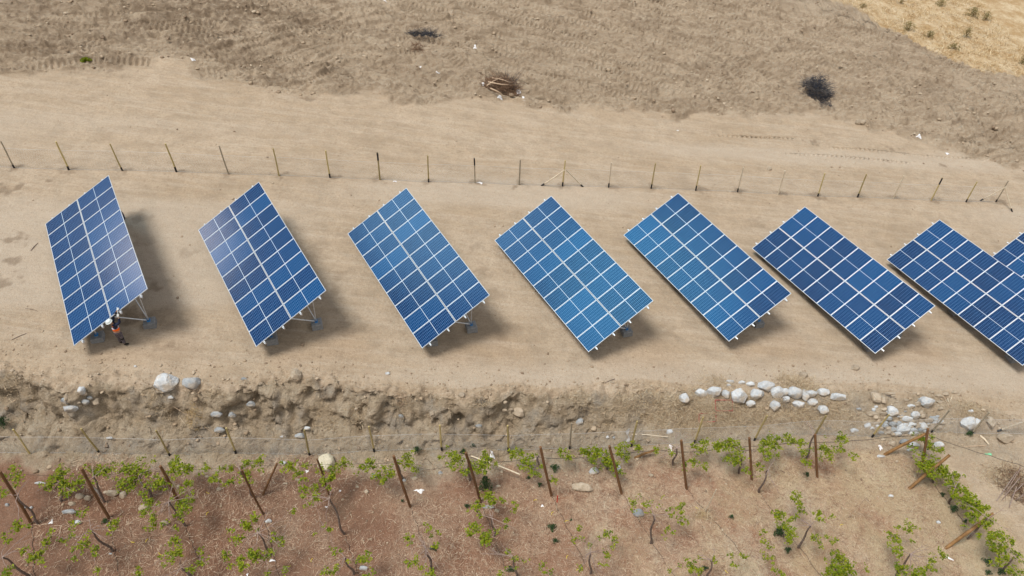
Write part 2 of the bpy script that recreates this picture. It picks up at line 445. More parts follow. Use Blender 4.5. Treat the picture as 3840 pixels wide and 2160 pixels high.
M['tar'] = mottled('tar_coating', (.010, .010, .012), (.022, .022, .025), 10, .5, .004)
M['bark'] = mottled('vine_bark', (.085, .060, .048), (.20, .155, .13), 14, .9, .01, rnd=.15)
M['cane'] = mottled('vine_cane', (.19, .13, .11), (.36, .28, .24), 12, .85, .004, rnd=.1)
M['twig_brown'] = mottled('dry_twigs', (.11, .06, .035), (.30, .19, .12), 9, .9, .004)
M['twig_pale'] = mottled('pale_branch', (.42, .30, .20), (.58, .45, .33), 9, .85, .004)
M['twig_black'] = mottled('charred_twigs', (.016, .017, .024), (.075, .078, .095), 9, .8, .004)
M['twig_grey'] = mottled('grey_twigs', (.10, .09, .08), (.25, .22, .20), 9, .9, .004)
M['straw'] = mottled('straw', (.40, .28, .13), (.62, .47, .27), 5, .9, .003)
M['white_plastic'] = mottled('white_plastic', (.70, .70, .72), (.82, .82, .83), 6, .55, .01)
M['green_plastic'] = mottled('green_plastic', (.16, .45, .25), (.25, .58, .35), 6, .6, .01)
M['red_paint'] = mottled('red_paint', (.30, .07, .06), (.42, .12, .10), 9, .6, .003)
M['red_bright'] = mottled('red_tape', (.50, .03, .02), (.62, .05, .03), 9, .5, .003)
M['yellow'] = mottled('yellow_tie', (.65, .50, .03), (.75, .60, .06), 9, .5, .003)
M['concrete'] = mottled('concrete', (.17, .18, .19), (.28, .28, .28), 9, .9, .006, rnd=.05)
M['galv'] = mottled('galvanised_steel', (.50, .52, .55), (.66, .68, .70), 12, .42, .002, metal=.55)
M['alu'] = mottled('white_anodised_frame', (.56, .60, .64), (.66, .69, .72), 12, .38, .001, metal=.15)
M['blue_paint'] = mottled('blue_bracket_paint', (.03, .17, .42), (.05, .25, .55), 9, .45, .002)
M['wire'] = mottled('galvanised_wire', (.55, .56, .57), (.70, .70, .70), 9, .45, .001, metal=.2)
M['hose'] = mottled('black_hose', (.015, .015, .016), (.04, .035, .03), 9, .6, .002)
M['backsheet'] = mottled('backsheet', (.55, .56, .58), (.62, .62, .64), 5, .6, .001)

def leaf_material(name, c1, c2, c3, sc=2.5):
    m = NT(name)
    g = m.new('ShaderNodeNewGeometry')
    n = m.noise(m.coord('Object'), sc, 2, .5)
    a = m.mix(m.ramp(n, [(.35, 0), (.65, 1)]), c1, c2)
    c = m.mix(m.math('MULTIPLY', g.outputs['Random Per Island'], 1.0), a, c3)
    m.fin(c, .55, 0, .3)
    tr = m.new('ShaderNodeBsdfTranslucent'); m.link(c, tr.inputs['Color'])
    ad = m.new('ShaderNodeMixShader'); ad.inputs[0].default_value = .3
    m.link(m.b.outputs[0], ad.inputs[1]); m.link(tr.outputs[0], ad.inputs[2]); m.link(ad.outputs[0], m.out.inputs['Surface'])
    return m.mat
M['vine_leaf'] = leaf_material('vine_leaf', (.045, .100, .003), (.135, .205, .004), (.290, .320, .010))
M['weed'] = leaf_material('weed_leaf', (.020, .055, .018), (.035, .085, .020), (.055, .100, .035))
M['bush'] = leaf_material('dry_bush_leaf', (.13, .13, .04), (.24, .19, .07), (.34, .26, .12))
def straw_material(name, a, b, c):
    m = NT(name); g = m.new('ShaderNodeNewGeometry')
    col_ = m.ramp(g.outputs['Random Per Island'], [(0, a), (.45, b), (1, c)])
    return m.fin(col_, .9, 0, .15)
M['litter'] = straw_material('dry_litter', (.13, .06, .04), (.42, .27, .18), (.66, .54, .40))
M['grass'] = straw_material('dry_grass', (.30, .19, .08), (.48, .35, .19), (.66, .55, .38))
M['weeds'] = straw_material('dry_weeds', (.22, .15, .09), (.46, .35, .22), (.62, .52, .38))
M['clod'] = straw_material('clod', (.20, .145, .10), (.34, .26, .18), (.43, .35, .26))

def cell_material():
    m = NT('solar_cells')
    tc = m.new('ShaderNodeTexCoord'); sp = m.new('ShaderNodeSeparateXYZ'); m.link(tc.outputs['Object'], sp.inputs[0])
    au = m.math('ABSOLUTE', sp.outputs['Y'])     # module long axis is local Y
    fu = m.math('FRACT', m.math('DIVIDE', m.math('SUBTRACT', au, .014), .0795))
    lu = m.math('GREATER_THAN', m.math('ABSOLUTE', m.math('SUBTRACT', fu, .5)), .5-.0036/.0795)
    fv = m.math('FRACT', m.math('ADD', m.math('DIVIDE', sp.outputs['X'], .158), .0))
    lv = m.math('GREATER_THAN', m.math('ABSOLUTE', m.math('SUBTRACT', fv, .5)), .5-.0050/.158)
    mid = m.math('LESS_THAN', au, .011)
    edg = m.math('GREATER_THAN', m.math('ABSOLUTE', sp.outputs['X']), .483)
    edg2 = m.math('GREATER_THAN', au, .982)
    ln = m.math('MAXIMUM', lu, lv)
    wh = m.math('MAXIMUM', mid, m.math('MAXIMUM', edg, edg2))
    oi = m.new('ShaderNodeObjectInfo')
    rnd = oi.outputs['Random']
    blue = m.ramp(rnd, [(0, (.001, .010, .050)), (.35, (.001, .018, .078)), (.7, (.001, .032, .115)), (1, (.002, .055, .170))])
    vor = m.new('ShaderNodeTexVoronoi'); vor.inputs['Scale'].default_value = 38; m.link(tc.outputs['Object'], vor.inputs['Vector'])
    blue = m.mix(m.math('MULTIPLY', vor.outputs['Distance'], .35), blue, (.004, .04, .12))
    nz = m.noise(m.coord('Object'), 2.0, 2, .5)
    blue = m.mix(m.ramp(nz, [(.4, 0), (.7, .35)]), blue, (.003, .045, .14))
    c = m.mix(ln, blue, (.10, .21, .40))
    c = m.mix(wh, c, (.46, .54, .62))
    m.fin(c, .12, 0, .30)
    m.b.inputs['IOR'].default_value = 1.5
    return m.mat
M['cells'] = cell_material()

# ------------------------------------------------------------------ ground mesh
def spaced(a, b, d): return list(np.arange(a, b, d))
def grow(start, step, end, k=1.35):
    out = []; p = start
    while abs(p) < abs(end):
        step *= k; p += step; out.append(p)
    return out
def build_ground():
    xs = spaced(-36, 46, .075)
    xs = sorted(grow(-36, -.2, -1500)) + xs + grow(xs[-1], .2, 1500)
    qs = spaced(-13, -2.2, .085)+spaced(-2.2, .5, .035)+spaced(.5, 17, .10)+spaced(17, 48, .075)
    qs = sorted(grow(-13, -.2, -1500)) + qs + grow(qs[-1], .3, 1800)
    xs = np.array(xs); qs = np.array(qs)
    X, Q = np.meshgrid(xs, qs); Y = Q+y_crest(X)
    near = np.exp(-np.maximum(np.hypot(X, Y-35)-90, 0)/60)
    Z = height(X, Y)
    x, y = X.ravel(), Y.ravel()
    # crawler tracks
    ts = np.zeros_like(x); tm = np.zeros_like(x); berm = np.zeros_like(x)
    for path, hw in TRACKS:
        P = np.array(path); lo = P.min(0)-hw*2; hi = P.max(0)+hw*2
        mk = np.where((x > lo[0]) & (x < hi[0]) & (y > lo[1]) & (y < hi[1]))[0]
        if not len(mk): continue
        xx, yy = x[mk], y[mk]; best = np.full(len(mk), 1e9); bs = np.zeros(len(mk)); acc = 0
        for i in range(len(P)-1):
            d = P[i+1]-P[i]; L = np.hypot(*d)
            t = np.clip(((xx-P[i, 0])*d[0]+(yy-P[i, 1])*d[1])/L**2, 0, 1)
            dist = np.hypot(xx-P[i, 0]-t*d[0], yy-P[i, 1]-t*d[1])
            u = dist < best; best[u] = dist[u]; bs[u] = acc+t[u]*L; acc += L
        bz = np.exp(-((best/hw-1.18)/.26)**2)*smooth(0, .8, bs)*smooth(0, .8, acc-bs)*(hw > .2); berm[mk] = np.maximum(berm[mk], bz)
        mm = 1-smooth(hw*.75, hw, best)
        mm = mm*smooth(0, .5, bs)*smooth(0, .5, acc-bs)
        rep = (mm > .02)
        ts[mk[rep]] = bs[rep]; tm[mk[rep]] = mm[rep]
    Z2 = height(X, Y, False); Z = Z+(Z2-Z)*(tm*.75).reshape(Z.shape)
    Z = Z+(tm*np.sin(2*np.pi*ts/.36)*.095*np.clip(fbm(x*.45, y*.6, 3)*1.8+.5, 0, 1.1)-tm*.05*(TR_DEEP)+berm*(.12+.16*vnoise(x*1.5, y*1.5))).reshape(Z.shape)
    far = np.hypot(X, Y-35)
    fl = smooth(90, 500, far)
    Z = Z*(1-fl)+fl*(-12+SY*0)
    X0, Y0 = X.copy(), Y.copy()
    # cavities washed into the bank face
    for px, py, rx, rz, dep in CAVES:
        c = at(px, py, fine=False)
        e = ((X-c.x)/rx)**2+((Z-c.z)/rz)**2+((Y-c.y)/.7)**2*.5
        Y = Y+dep*np.clip(1-e, 0, 1)**.5
        Z = Z-.0*e
    qq = Y0-y_crest(X0); bm = smooth(-3.0, -2.2, qq)*(1-smooth(-.1, .35, qq))*np.interp(X0, _dx, [1, 1, 1, .9, .6, .5, .5, .4, .2, .1])
    lump = (.35+1.1*smooth(-.15, .25, fbm(X0*.35, Z*.6+X0*.1, 2)))*fbm(X0*1.3+2, Z*2.0, 3, .6)*.75+fbm(X0*4.2, Z*4.6+X0*.7, 3, .6)*.30-np.maximum(fbm(X0*2.4+9, Z*3.0, 2)-.22, 0)*-1.6
    Y = Y+bm*lump*.40
    n, k = X.shape
    V = np.stack([X, Y, Z], -1).reshape(-1, 3)
    idx = np.arange(n*k).reshape(n, k)
    F = np.stack([idx[:-1, :-1], idx[:-1, 1:], idx[1:, 1:], idx[1:, :-1]], -1).reshape(-1, 4)
    o = np_mesh('ground', V, F, M['soil'])
    me = o.data
    me.polygons.foreach_set('use_smooth', np.ones(len(F), bool))
    x, y = X0.ravel(), Y0.ravel()
    q = y-y_crest(x)
    churn = smooth(-.7, .5, y-y_churn(x)+fbm(x*.8, y*.8, 3)*1.3+fbm(x*3, y*3, 2)*.7)
    vx = on_plane(2440, 1300)[0]
    vine = 1-smooth(-3.1, -2.3, q+fbm(x*1.2, y*1.2, 3)*.8)
    right = smooth(0, 1.6, (x-np.interp(y, VR[:, 1], VR[:, 0]))+fbm(x, y, 3)*1.0)
    vine = vine*(1-right*.93)
    W = face_w(x)
    bank = smooth(-.15, .15, -(q+fbm(x*.55+3, 2.5+y*.15, 3)*.55+fbm(x*3, y*3, 2)*.25))*(1-smooth(2.4, 3.2, -q))*np.interp(x, _dx, [1, 1, 1, 1, .8, .75, .75, .5, .2, .1])
    gold = gold_mask(x, y)*(1-0)
    zone = np.stack([churn*(1-gold), vine, bank*(1-vine), gold], -1).astype(np.float32)
    a = me.attributes.new('zone', 'FLOAT_COLOR', 'POINT'); a.data.foreach_set('color', zone.ravel())
    stain = np.zeros_like(x)
    for sx_, sy_, r, s_ in STAINS:
        mk = (np.abs(x-sx_) < 3*r) & (np.abs(y-sy_) < 3*r)
        xx, yy = x[mk], y[mk]
        e = np.hypot(xx-sx_, (yy-sy_)*1.3)/r+fbm(xx*3, yy*3, 3)*1.6
        stain[mk] = np.maximum(stain[mk], s_*(1-smooth(.35, 1.1, e)))
    tm = tm*(1-gold)
    dusty = smooth(.05, .35, vnoise(x*.05+1, (y-x*.12)*.35+3))*(1-churn)*(q > .5)*.8
    zb = np.stack([stain, tm, dusty, np.ones_like(x)], -1).astype(np.float32)
    a = me.attributes.new('zone_b', 'FLOAT_COLOR', 'POINT'); a.data.foreach_set('color', zb.ravel())
    a = me.attributes.new('track_s', 'FLOAT', 'POINT'); a.data.foreach_set('value', ts.astype(np.float32))
    tag(o, 'bare sandy ground with a track, churned soil, an eroded bank and the vineyard floor', 'ground', kind='structure')
    return o
TR_DEEP = 1.0
CAVES = [(1150, 1062, .42, .33, .8), (905, 1075, .16, .30, .5), (775, 1090, .35, .2, .45), (640, 1012, .2, .18, .35), (1095, 1062, .14, .16, .3), (865, 1055, .15, .15, .35), (690, 1088, .3, .12, .25),
         (10, 1010, .7, .5, .6), (30, 1060, .5, .4, .5)]
# right-hand limit of the vineyard litter
VR = np.array([at(px, py, fine=False)[:2] for px, py in ((2640, 1449), (2560, 1380), (2460, 1290), (2380, 1220), (2290, 1170), (2230, 1130))])
VR = VR[np.argsort(VR[:, 1])]

# ------------------------------------------------------------------ stains and crawler tracks on the ground
STAINS = []
def stain(px, py, r, s=1.0):
    p = at(px, py, fine=False); STAINS.append((p.x, p.y, r, s))
upper_posts = [((36, 422), (1, 355)), ((173, 427), (141, 356)), ((308, 429), (276, 362)), ((444, 432), (416, 361)), ((575, 438), (551, 367)), ((702, 442), (687, 373)), ((830, 447), (819, 379)), ((956, 452), (949, 384)),
               ((1078, 458), (1076, 391)), ((1195, 460), (1193, 398)), ((1306, 465), (1309, 402)), ((1415, 468), (1422, 404)), ((1531, 471), (1538, 408)), ((1638, 474), (1649, 411)), ((1750, 479), (1763, 416)),
               ((1855, 483), (1870, 421)), ((1957, 489), (1975, 429)), ((2057, 494), (2075, 436)), ((2157, 496), (2180, 438)), ((2247, 500), (2274, 442)), ((2342, 504), (2371, 448)), ((2430, 508), (2458, 457)), ((2505, 508), (2537, 455))]
for i, (b, t) in enumerate(upper_posts):
    stain(b[0]+random.uniform(-2, 10), b[1]-2, .38+.2*random.random(), .45+.35*random.random())
for p in ((300, 169, .3), (590, 125, .6), (355, 130, .5), (215, 150, .6), (500, 55, .8), (20, 180, .6), (1270, 190, .5), (2045, 250, 1.0), (2080, 270, .8), (1120, 190, .6), (1060, 100, .8), (1960, 125, .5), (2240, 375, .5), (2410, 310, .7),
          (2075, 165, .5), (780, 250, .4), (330, 790, .7), (390, 720, .5), (20, 480, .8), (40, 600, .6), (10, 710, .7), (30, 660, .5), (120, 455, .3), (2040, 355, .5), (2370, 415, .4), (1300, 470, .3)):
    stain(p[0], p[1], p[2], .75)
# darker ground patches beside the tables
for px, py in ((345, 620), (380, 700), (400, 800), (430, 870), (345, 560), (800, 640), (1205, 640), (850, 720), (905, 830), (1290, 820), (870, 700), (1250, 740), (1690, 850), (1890, 640), (1900, 560), (2290, 880), (1950, 740), (480, 640), (860, 600), (1230, 690)):
    stain(px+random.uniform(-15, 15), py+random.uniform(-15, 15), random.uniform(.4, .9), .35)
for px, py in ((700, 1330), (780, 1175), (300, 1190), (720, 1350), (650, 1130), (1560, 1240), (860, 1270)):
    stain(px, py, random.uniform(.35, .7), .45)
for px, py, rr_, st_ in ((420, 40, 3.5, .75), (600, 30, 3.5, .8), (760, 60, 3, .6), (520, 95, 2.6, .75), (700, 200, 1.8, .6), (850, 190, 1.6, .5), (120, 120, 2.2, .7), (60, 30, 2.5, .5), (280, 150, 1.4, .6), (620, 150, 2.0, .7), (330, 90, 1.6, .7), (960, 90, 1.8, .45), (1620, 60, 2.4, .4), (1800, 170, 2.0, .4), (2330, 230, 2.0, .35)):
    stain(px, py, rr_, st_)
TRACKS = []
def track_px(pts, hw=.28, pair=1.9):
    P = [np.array(on_plane(*p)[:2]) for p in pts]
    # Catmull-Rom
    Q = []
    PP = [2*P[0]-P[1]]+P+[2*P[-1]-P[-2]]
    for i in range(1, len(PP)-2):
        for t in np.linspace(0, 1, 8, endpoint=(i == len(PP)-3)):
            a, b, c, d = PP[i-1:i+3]
            Q.append(.5*((2*b)+(-a+c)*t+(2*a-5*b+4*c-d)*t*t+(-a+3*b-3*c+d)*t**3))
    Q = np.array(Q); T = np.gradient(Q, axis=0); T /= np.linalg.norm(T, axis=1)[:, None]; N = np.stack([-T[:, 1], T[:, 0]], 1)
    TRACKS.append((Q.tolist(), hw)); 
    if pair: TRACKS.append(((Q+N*pair).tolist(), hw))
for pts in (((-60, 70), (200, 76), (470, 66), (720, 40), (830, 22)), ((-60, 118), (150, 116), (400, 110), (760, 75), (900, 40)), ((-40, 168), (120, 165), (260, 160), (400, 158)), ((-60, 95), (250, 100), (520, 105)),
            ((480, 140), (640, 110), (800, 80), (1000, 60)), ((500, 175), (620, 165), (760, 120), (900, 105)), ((540, 200), (700, 190), (840, 150), (960, 120)), ((700, 222), (800, 200), (900, 160)),
            ((760, 10), (900, 25), (1040, 60), (1160, 60)), ((860, 0), (1000, 20), (1200, 35), (1400, 90)), ((1180, 150), (1350, 190), (1500, 215), (1650, 260)), ((1230, 120), (1400, 150), (1600, 200), (1800, 270)),
            ((1280, 80), (1480, 120), (1680, 180), (1880, 260)), ((1330, 30), (1560, 90), (1760, 150), (1960, 240)), ((1480, 0), (1660, 50), (1860, 120), (2040, 200)), ((1600, -10), (1780, 40), (1980, 110), (2140, 190), (2300, 290)),
            ((1740, -10), (1900, 30), (2080, 90), (2260, 170), (2420, 250)), ((1860, -20), (2040, 20), (2220, 90), (2400, 180), (2560, 260)), ((2100, 110), (2250, 180), (2370, 260), (2400, 330)), ((2150, 70), (2300, 130), (2450, 210), (2600, 300)),
            ((2500, 200), (2540, 280), (2500, 330), (2400, 360)), ((2560, 240), (2600, 320), (2560, 380)), ((1150, 210), (1260, 230), (1400, 260)), ((1000, 130), (1100, 150), (1180, 190))):
    track_px([(a+random.uniform(-12, 12), b+random.uniform(-9, 9)) for a, b in pts], random.uniform(.32, .46), 1.8)
for pts in (((2080, 372), (2200, 378), (2330, 392), (2480, 400)), ((1960, 385), (2100, 392), (2300, 410)), ((2400, 350), (2500, 368), (2600, 395)), ((1790, 340), (1900, 345), (2010, 350))):
    track_px(pts, .14, 0)
ground = build_ground()

# ------------------------------------------------------------------ solar tables
TW, TL, TILT, TB = 4.04, 9.2, 0.46035456, -0.05284792
tables = [(-23.819695, 29.68792, 3.177368, -1.0314413), (-16.483176, 30.387991, 2.315691, -1.0049992), (-8.941126, 31.35346, 1.385524, -1.0281765), (-0.991858, 32.111019, .397054, -1.0289378),
          (6.499548, 33.828619, -.511147, -1.0462074), (14.27972, 33.960328, -1.53854, -1.0314811), (22.801802, 34.30123, -2.608693, -1.0584764)]
t8 = on_plane(1567*3840/1794*0+((1567*.5797+2800)/1.4907), (704*.5797+560)/1.4907, CLR)
tables.append((t8[0]+.1, t8[1], SX*t8[0]+SY*(t8[1]-25)+.02, -1.05))
ctb, stb = math.cos(TB), math.sin(TB); ct, st = math.cos(TILT), math.sin(TILT)
Lx = Vector((ctb, 0, stb)); Nn = Vector((-stb, 0, ctb)); Ey = Vector((0, ct, 0))+Nn*st
Ez = Lx.cross(Ey).normalized()          # panel normal
if Ez.z < 0: Ez = -Ez
PR = Matrix((Lx, Ey, Ez)).transposed()
a0 = -1.0323
GL = SX*math.cos(a0)+SY*math.sin(a0); GH = -SX*math.sin(a0)+SY*math.cos(a0)
def surf(l, u, d=0):      # table-local point on the panel plane; empty sits on the ground under the far low corner
    return Vector((0, 0, CLR))+Lx*l+Ey*u+Ez*d
def gnd(l, h): return Vector((l, h, GL*l+GH*h))
def module_meshes():
    w, l = 1.014, 2.005
    f = MB(); fw = .017; th = .038
    for sx_ in (-1, 1):
        f.box((sx_*(w/2-fw/2), 0, 0), (fw, l, th))
    for sy_ in (-1, 1):
        f.box((0, sy_*(l/2-fw/2), 0), (w-2*fw, fw, th-.001))
    c = MB(); c.box((0, 0, .004), (w-2*fw+.004, l-2*fw+.004, .010), mi=0)
    return c, f
def table_parts():
    root = empty('solar_table', (0, 0, 0), 'x', 'solar array')
    c, f = module_meshes()
    cell0 = c.build('solar_module', [M['cells'], M['backsheet']]); fr0 = f.build('module_frame', M['alu'])
    first = True
    for r in range(9):
        for k in range(2):
            o = cell0 if first else cell0.copy(); g = fr0 if first else fr0.copy()
            if not first: col.objects.link(o); col.objects.link(g)
            first = False
            u = (1.0025 if k == 0 else TW-1.0025); l = .5+r*(TL-1.0)/8
            mt = PR.to_4x4(); mt.translation = surf(l, u)
            o.parent = root; o.matrix_basis = mt
            g.parent = o; g.matrix_basis = Matrix.Identity(4)
    # purlins
    for u in (.42, 1.50, 2.50, 3.62):
        m = MB(); m.box((0, 0, 0), (TL+.34, .055, .075), mi=0)
        o = m.build('purlin', M['galv'], root); mt = PR.to_4x4(); mt.translation = surf(TL/2, u, -.060); o.matrix_basis = mt
        for l in (-.06, TL+.06):
            m = MB(); m.box((0, 0, 0), (.07, .085, .10), bev=.01); m.tube([(0, 0, .03), (0, 0, .085)], .012)
            c = m.build('end_clamp', M['alu'], o); c.location = Vector((l-TL/2, 0, .01))
    for l, lf in ((.75, .75), (4.55, 4.55), (8.35, 8.35)):
        m = MB(); m.box((0, 0, 0), (.07, 3.5, .09))
        o = m.build('rafter', M['galv'], root); mt = PR.to_4x4(); mt.translation = surf(l, 2.0, -.145); o.matrix_basis = mt
        inward = 1 if l < 4 else -1
        for h, nm in ((.85, 'front'), (3.05, 'rear')):
            g = gnd(lf, h)
            m = MB(); m.box((0, 0, .10), (.52, .52, .40), bev=.02)
            fb = m.build('concrete_footing', M['concrete'], root); fb.location = g; fb.rotation_euler = (0, 0, R(-14))
            m = MB(); m.box((0, 0, .325), (.16, .14, .05)); m.box((0, .045, .38), (.13, .012, .09)); m.box((0, -.045, .38), (.13, .012, .09))
            bk = m.build('base_bracket', M['blue_paint'], fb)
            u = (h-.0)/ct
            top = surf(l, u, -.19); foot = g+Vector((0, 0, .36))
            m = MB(); m.tube([foot, top], .028, 8)
            m.build('leg', M['galv'], root)
            if nm == 'rear':
                m = MB(); m.tube([foot+Vector((.0, -.05, 0)), surf(l, 1.25/ct, -.19)], .032, 8); m.build('brace', M['galv'], root)
                if l != 4.55:
                    m = MB(); m.tube([foot+Vector((inward*.04, 0, 0)), surf(l+inward*1.5, 2.9, -.10)], .026, 8); m.build('strut', M['galv'], root)
    return root
proto = table_parts()
def children(o): return [c for c in bpy.data.objects if c.parent == o]
def copy_tree(o, parent=None):
    c = o.copy(); col.objects.link(c)
    if parent: c.parent = parent
    for ch in children(o): copy_tree(ch, c)
    return c
tlab = ['solar array whose panels mirror the pale sky, with the helmeted worker at its lower corner', 'dark blue solar array, second from the left, right of the worker\'s array',
        'solar array, third from the left, with bright blue panels along its right side', 'solar array below the fence post with two slanting braces, fourth from the left',
        'solar array with a grey footing showing past its far left corner, fifth from left', 'deep blue solar array above the long row of white boulders, sixth from the left',
        'solar array cut by the right edge, its lower corner near the rubble heap', 'solar array mostly out of frame, overlapped at the far right edge']
roots = []
for i, (x, y, z, a) in enumerate(tables):
    o = proto if i == 0 else copy_tree(proto)
    o.location = (x, y, z-CLR); o.rotation_euler = (0, 0, a)
    tag(o, tlab[i], 'solar array', 'ground-mounted solar arrays in a row'); roots.append(o)

# ------------------------------------------------------------------ poles and fences
def pole_pts(b, t, h=None, length=None):
    g = at(*b)
    if h is not None: tp = px_at(t[0], t[1], g.z+h)
    else: tp = px_near(g, *t)
    return g, tp
def pole_mesh(g, tp, r0, r1, mat, name, parent, n=8, wob=.012, f0=0.0, f1=1.0, dig=.12):
    m = MB(); d = tp-g; L = d.length
    side = d.orthogonal().normalized(); s2 = d.cross(side).normalized()
    k = 6; pts = []; rr = []
    for i in range(k+1):
        t = f0+(f1-f0)*i/k
        if i == 0 and f0 == 0: t = -dig/L
        w = math.sin(t*5+g.x)*wob
        pts.append(g+d*t+side*w+s2*w*.6); rr.append(r0+(r1-r0)*max(t, 0))
    m.tube(pts, rr, n)
    o = m.build(name, mat, None)
    if parent: unparent_space(o, parent)
    return o
def fence(name, label, posts, blacks, mats, rad, netmat, top_f, braces=(), far_ext=None, gap_at=None):
    g0 = at(*posts[0][0]); root = empty(name, g0, label, 'fence')
    gs = []
    for i, (b, t) in enumerate(posts):
        g, tp = pole_pts(b, t)
        gs.append((g, tp))
        mt = mats[i % len(mats)] if not isinstance(mats, dict) else mats[i]
        r = rad*random.uniform(.88, 1.1)
        p = pole_mesh(g, tp, r, r*.88, mt, 'fence_post', root)
        if i in blacks:
            f0, f1 = blacks[i]
            tb = pole_mesh(g, tp, r+.007, r*.93+.007, M['tar'], 'tar_band', None, f0=f0, f1=f1)
            tb.parent = p
    for (b, t, hgt) in braces:
        g, tp = pole_pts(b, t, hgt)
        p = pole_mesh(g, tp, rad*.9, rad*.85, M['wood_pale'], 'brace_pole', root)
        tb = pole_mesh(g, tp, rad*.9+.008, rad*.9+.008, M['tar'], 'tar_band', None, f0=0, f1=.13); tb.parent = p
    return root, gs
def netting(root, line, height_m, base=.02, pitch=.062, r=.0016, sag=.0):
    """hexagonal netting: crossing slanted wires between a bottom and a top wire"""
    # resample the line
    P = [np.array(p) for p in line]
    seg = [np.linalg.norm(P[i+1][:2]-P[i][:2]) for i in range(len(P)-1)]; cum = np.concatenate([[0], np.cumsum(seg)])
    tot = cum[-1]
    def base_pt(s):
        x = np.interp(s, cum, [p[0] for p in P]); y = np.interp(s, cum, [p[1] for p in P]); z = np.interp(s, cum, [p[2] for p in P])
        # small wander of the wires between posts
        return x, y, z
    m_v = []; m_f = []
    n = int(tot/pitch)
    cnt = 0
    levels = np.linspace(0, 1, 5)
    for sgn in (1, -1):
        for i in range(-int(height_m/pitch*.5), n):
            s0 = i*pitch if sgn > 0 else i*pitch+height_m*.5
            s_ = s0+sgn*levels*height_m*.5
            if s_.min() < 0 or s_.max() > tot: continue
            x, y, z = base_pt(s_)
            hh = base+levels*height_m+np.sin(s_*2.1)*.012+np.sin(s_*.7+1)*.015
            p = np.stack([x, y+np.sin(s_*1.7)*.02*levels, z+hh], 1)
            for j in range(len(p)):
                for k in range(3):
                    a = 2*math.pi*k/3
                    m_v.append((p[j, 0]+math.cos(a)*r*1.0, p[j, 1]+math.sin(a)*r, p[j, 2]))
            b = cnt*15
            for j in range(4):
                for k in range(3):
                    k2 = (k+1) % 3
                    m_f.append((b+j*3+k, b+j*3+k2, b+j*3+3+k2, b+j*3+3+k))
            cnt += 1
    o = np_mesh('wire_netting', np.array(m_v), np.array(m_f), M['wire'])
    unparent_space(o, root)
    for hh, rr in ((base, .0042), (base+height_m, .0042)):
        m = MB(); ss = np.arange(0, tot, .25); x, y, z = base_pt(ss)
        pts = [Vector((x[k], y[k], z[k]+hh+math.sin(ss[k]*2.1)*.012+math.sin(ss[k]*.7+1)*.015)) for k in range(len(ss))]
        m.tube(pts, rr, 4, cap=False); w = m.build('tension_wire', M['wire']); unparent_space(w, root)
low, high = (0, .13), (.72, 1.0)
ub = {0: low, 1: low, 2: low, 3: (0, .18), 6: (0, .16), 7: high, 8: low, 9: high, 11: (0, .17), 12: (0, .17), 13: (0, .18), 14: (0, .2), 15: (0, .16), 17: (0, .14), 18: (0, .17), 20: high, 21: (0, .14), 22: (0, .12)}
um = {i: M['wood_post'] for i in range(30)}
for i in (0, 4, 9, 10, 22): um[i] = M['wood_grey']
um[5] = M['wood_post']
for i in (12, 15, 16, 19): um[i] = M['wood_pale']
uf, ug = fence('upper_fence', 'wire netting fence on thin round posts between the solar arrays and the dirt track', upper_posts, ub, um, .045, None, .62,
               braces=[((1363, 467), (1420, 428), 1.25), ((1466, 469), (1424, 428), 1.25), ((2466, 505), (2531, 470), 1.45), ((2546, 532), (2528, 470), 1.4)])
line = [(g.x, g.y, g.z) for g, t in ug]
d0 = np.array(line[0])-np.array(line[1]); line = [tuple(np.array(line[0])+d0*1.5)]+line
netting(uf, line, 1.25, pitch=.085, r=.0019)
lower_posts = [((75, 1140), (33, 1080)), ((250, 1140), (204, 1078)), ((428, 1146), (392, 1083)), ((593, 1140), (569, 1076)), ((779, 1145), (765, 1082)), ((941, 1134), (928, 1072)), ((1111, 1130), (1106, 1070)), ((1279, 1132), (1277, 1070)),
               ((1433, 1128), (1438, 1066)), ((1588, 1122), (1603, 1059)), ((1747, 1113), (1769, 1050)), ((1897, 1108), (1930, 1045)), ((2050, 1093), (2078, 1046)), ((2194, 1098), (2237, 1042)), ((2342, 1088), (2389, 1032)), ((2443, 1091), (2489, 1037))]
lb = {i: (0, .12) for i in (1, 2, 3, 4, 5, 6, 7, 8, 9, 10, 11, 13, 14, 15)}
lm = {i: M['wood_post'] for i in range(20)}
for i in (14, 15, 8): lm[i] = M['wood_grey']
lf_, lg = fence('lower_fence', 'wire netting fence on thin posts along the foot of the eroded bank above the vines', lower_posts, lb, lm, .045, None, .6,
                braces=[((2511, 1084), (2590, 1056), 1.3)])
line = [(g.x, g.y, g.z) for g, t in lg]
d0 = np.array(line[0])-np.array(line[1]); line = [tuple(np.array(line[0])+d0*.8)]+line
g = at(2600, 1092); line.append((g.x, g.y, g.z))
netting(lf_, line, 1.15, pitch=.058, r=.0017)

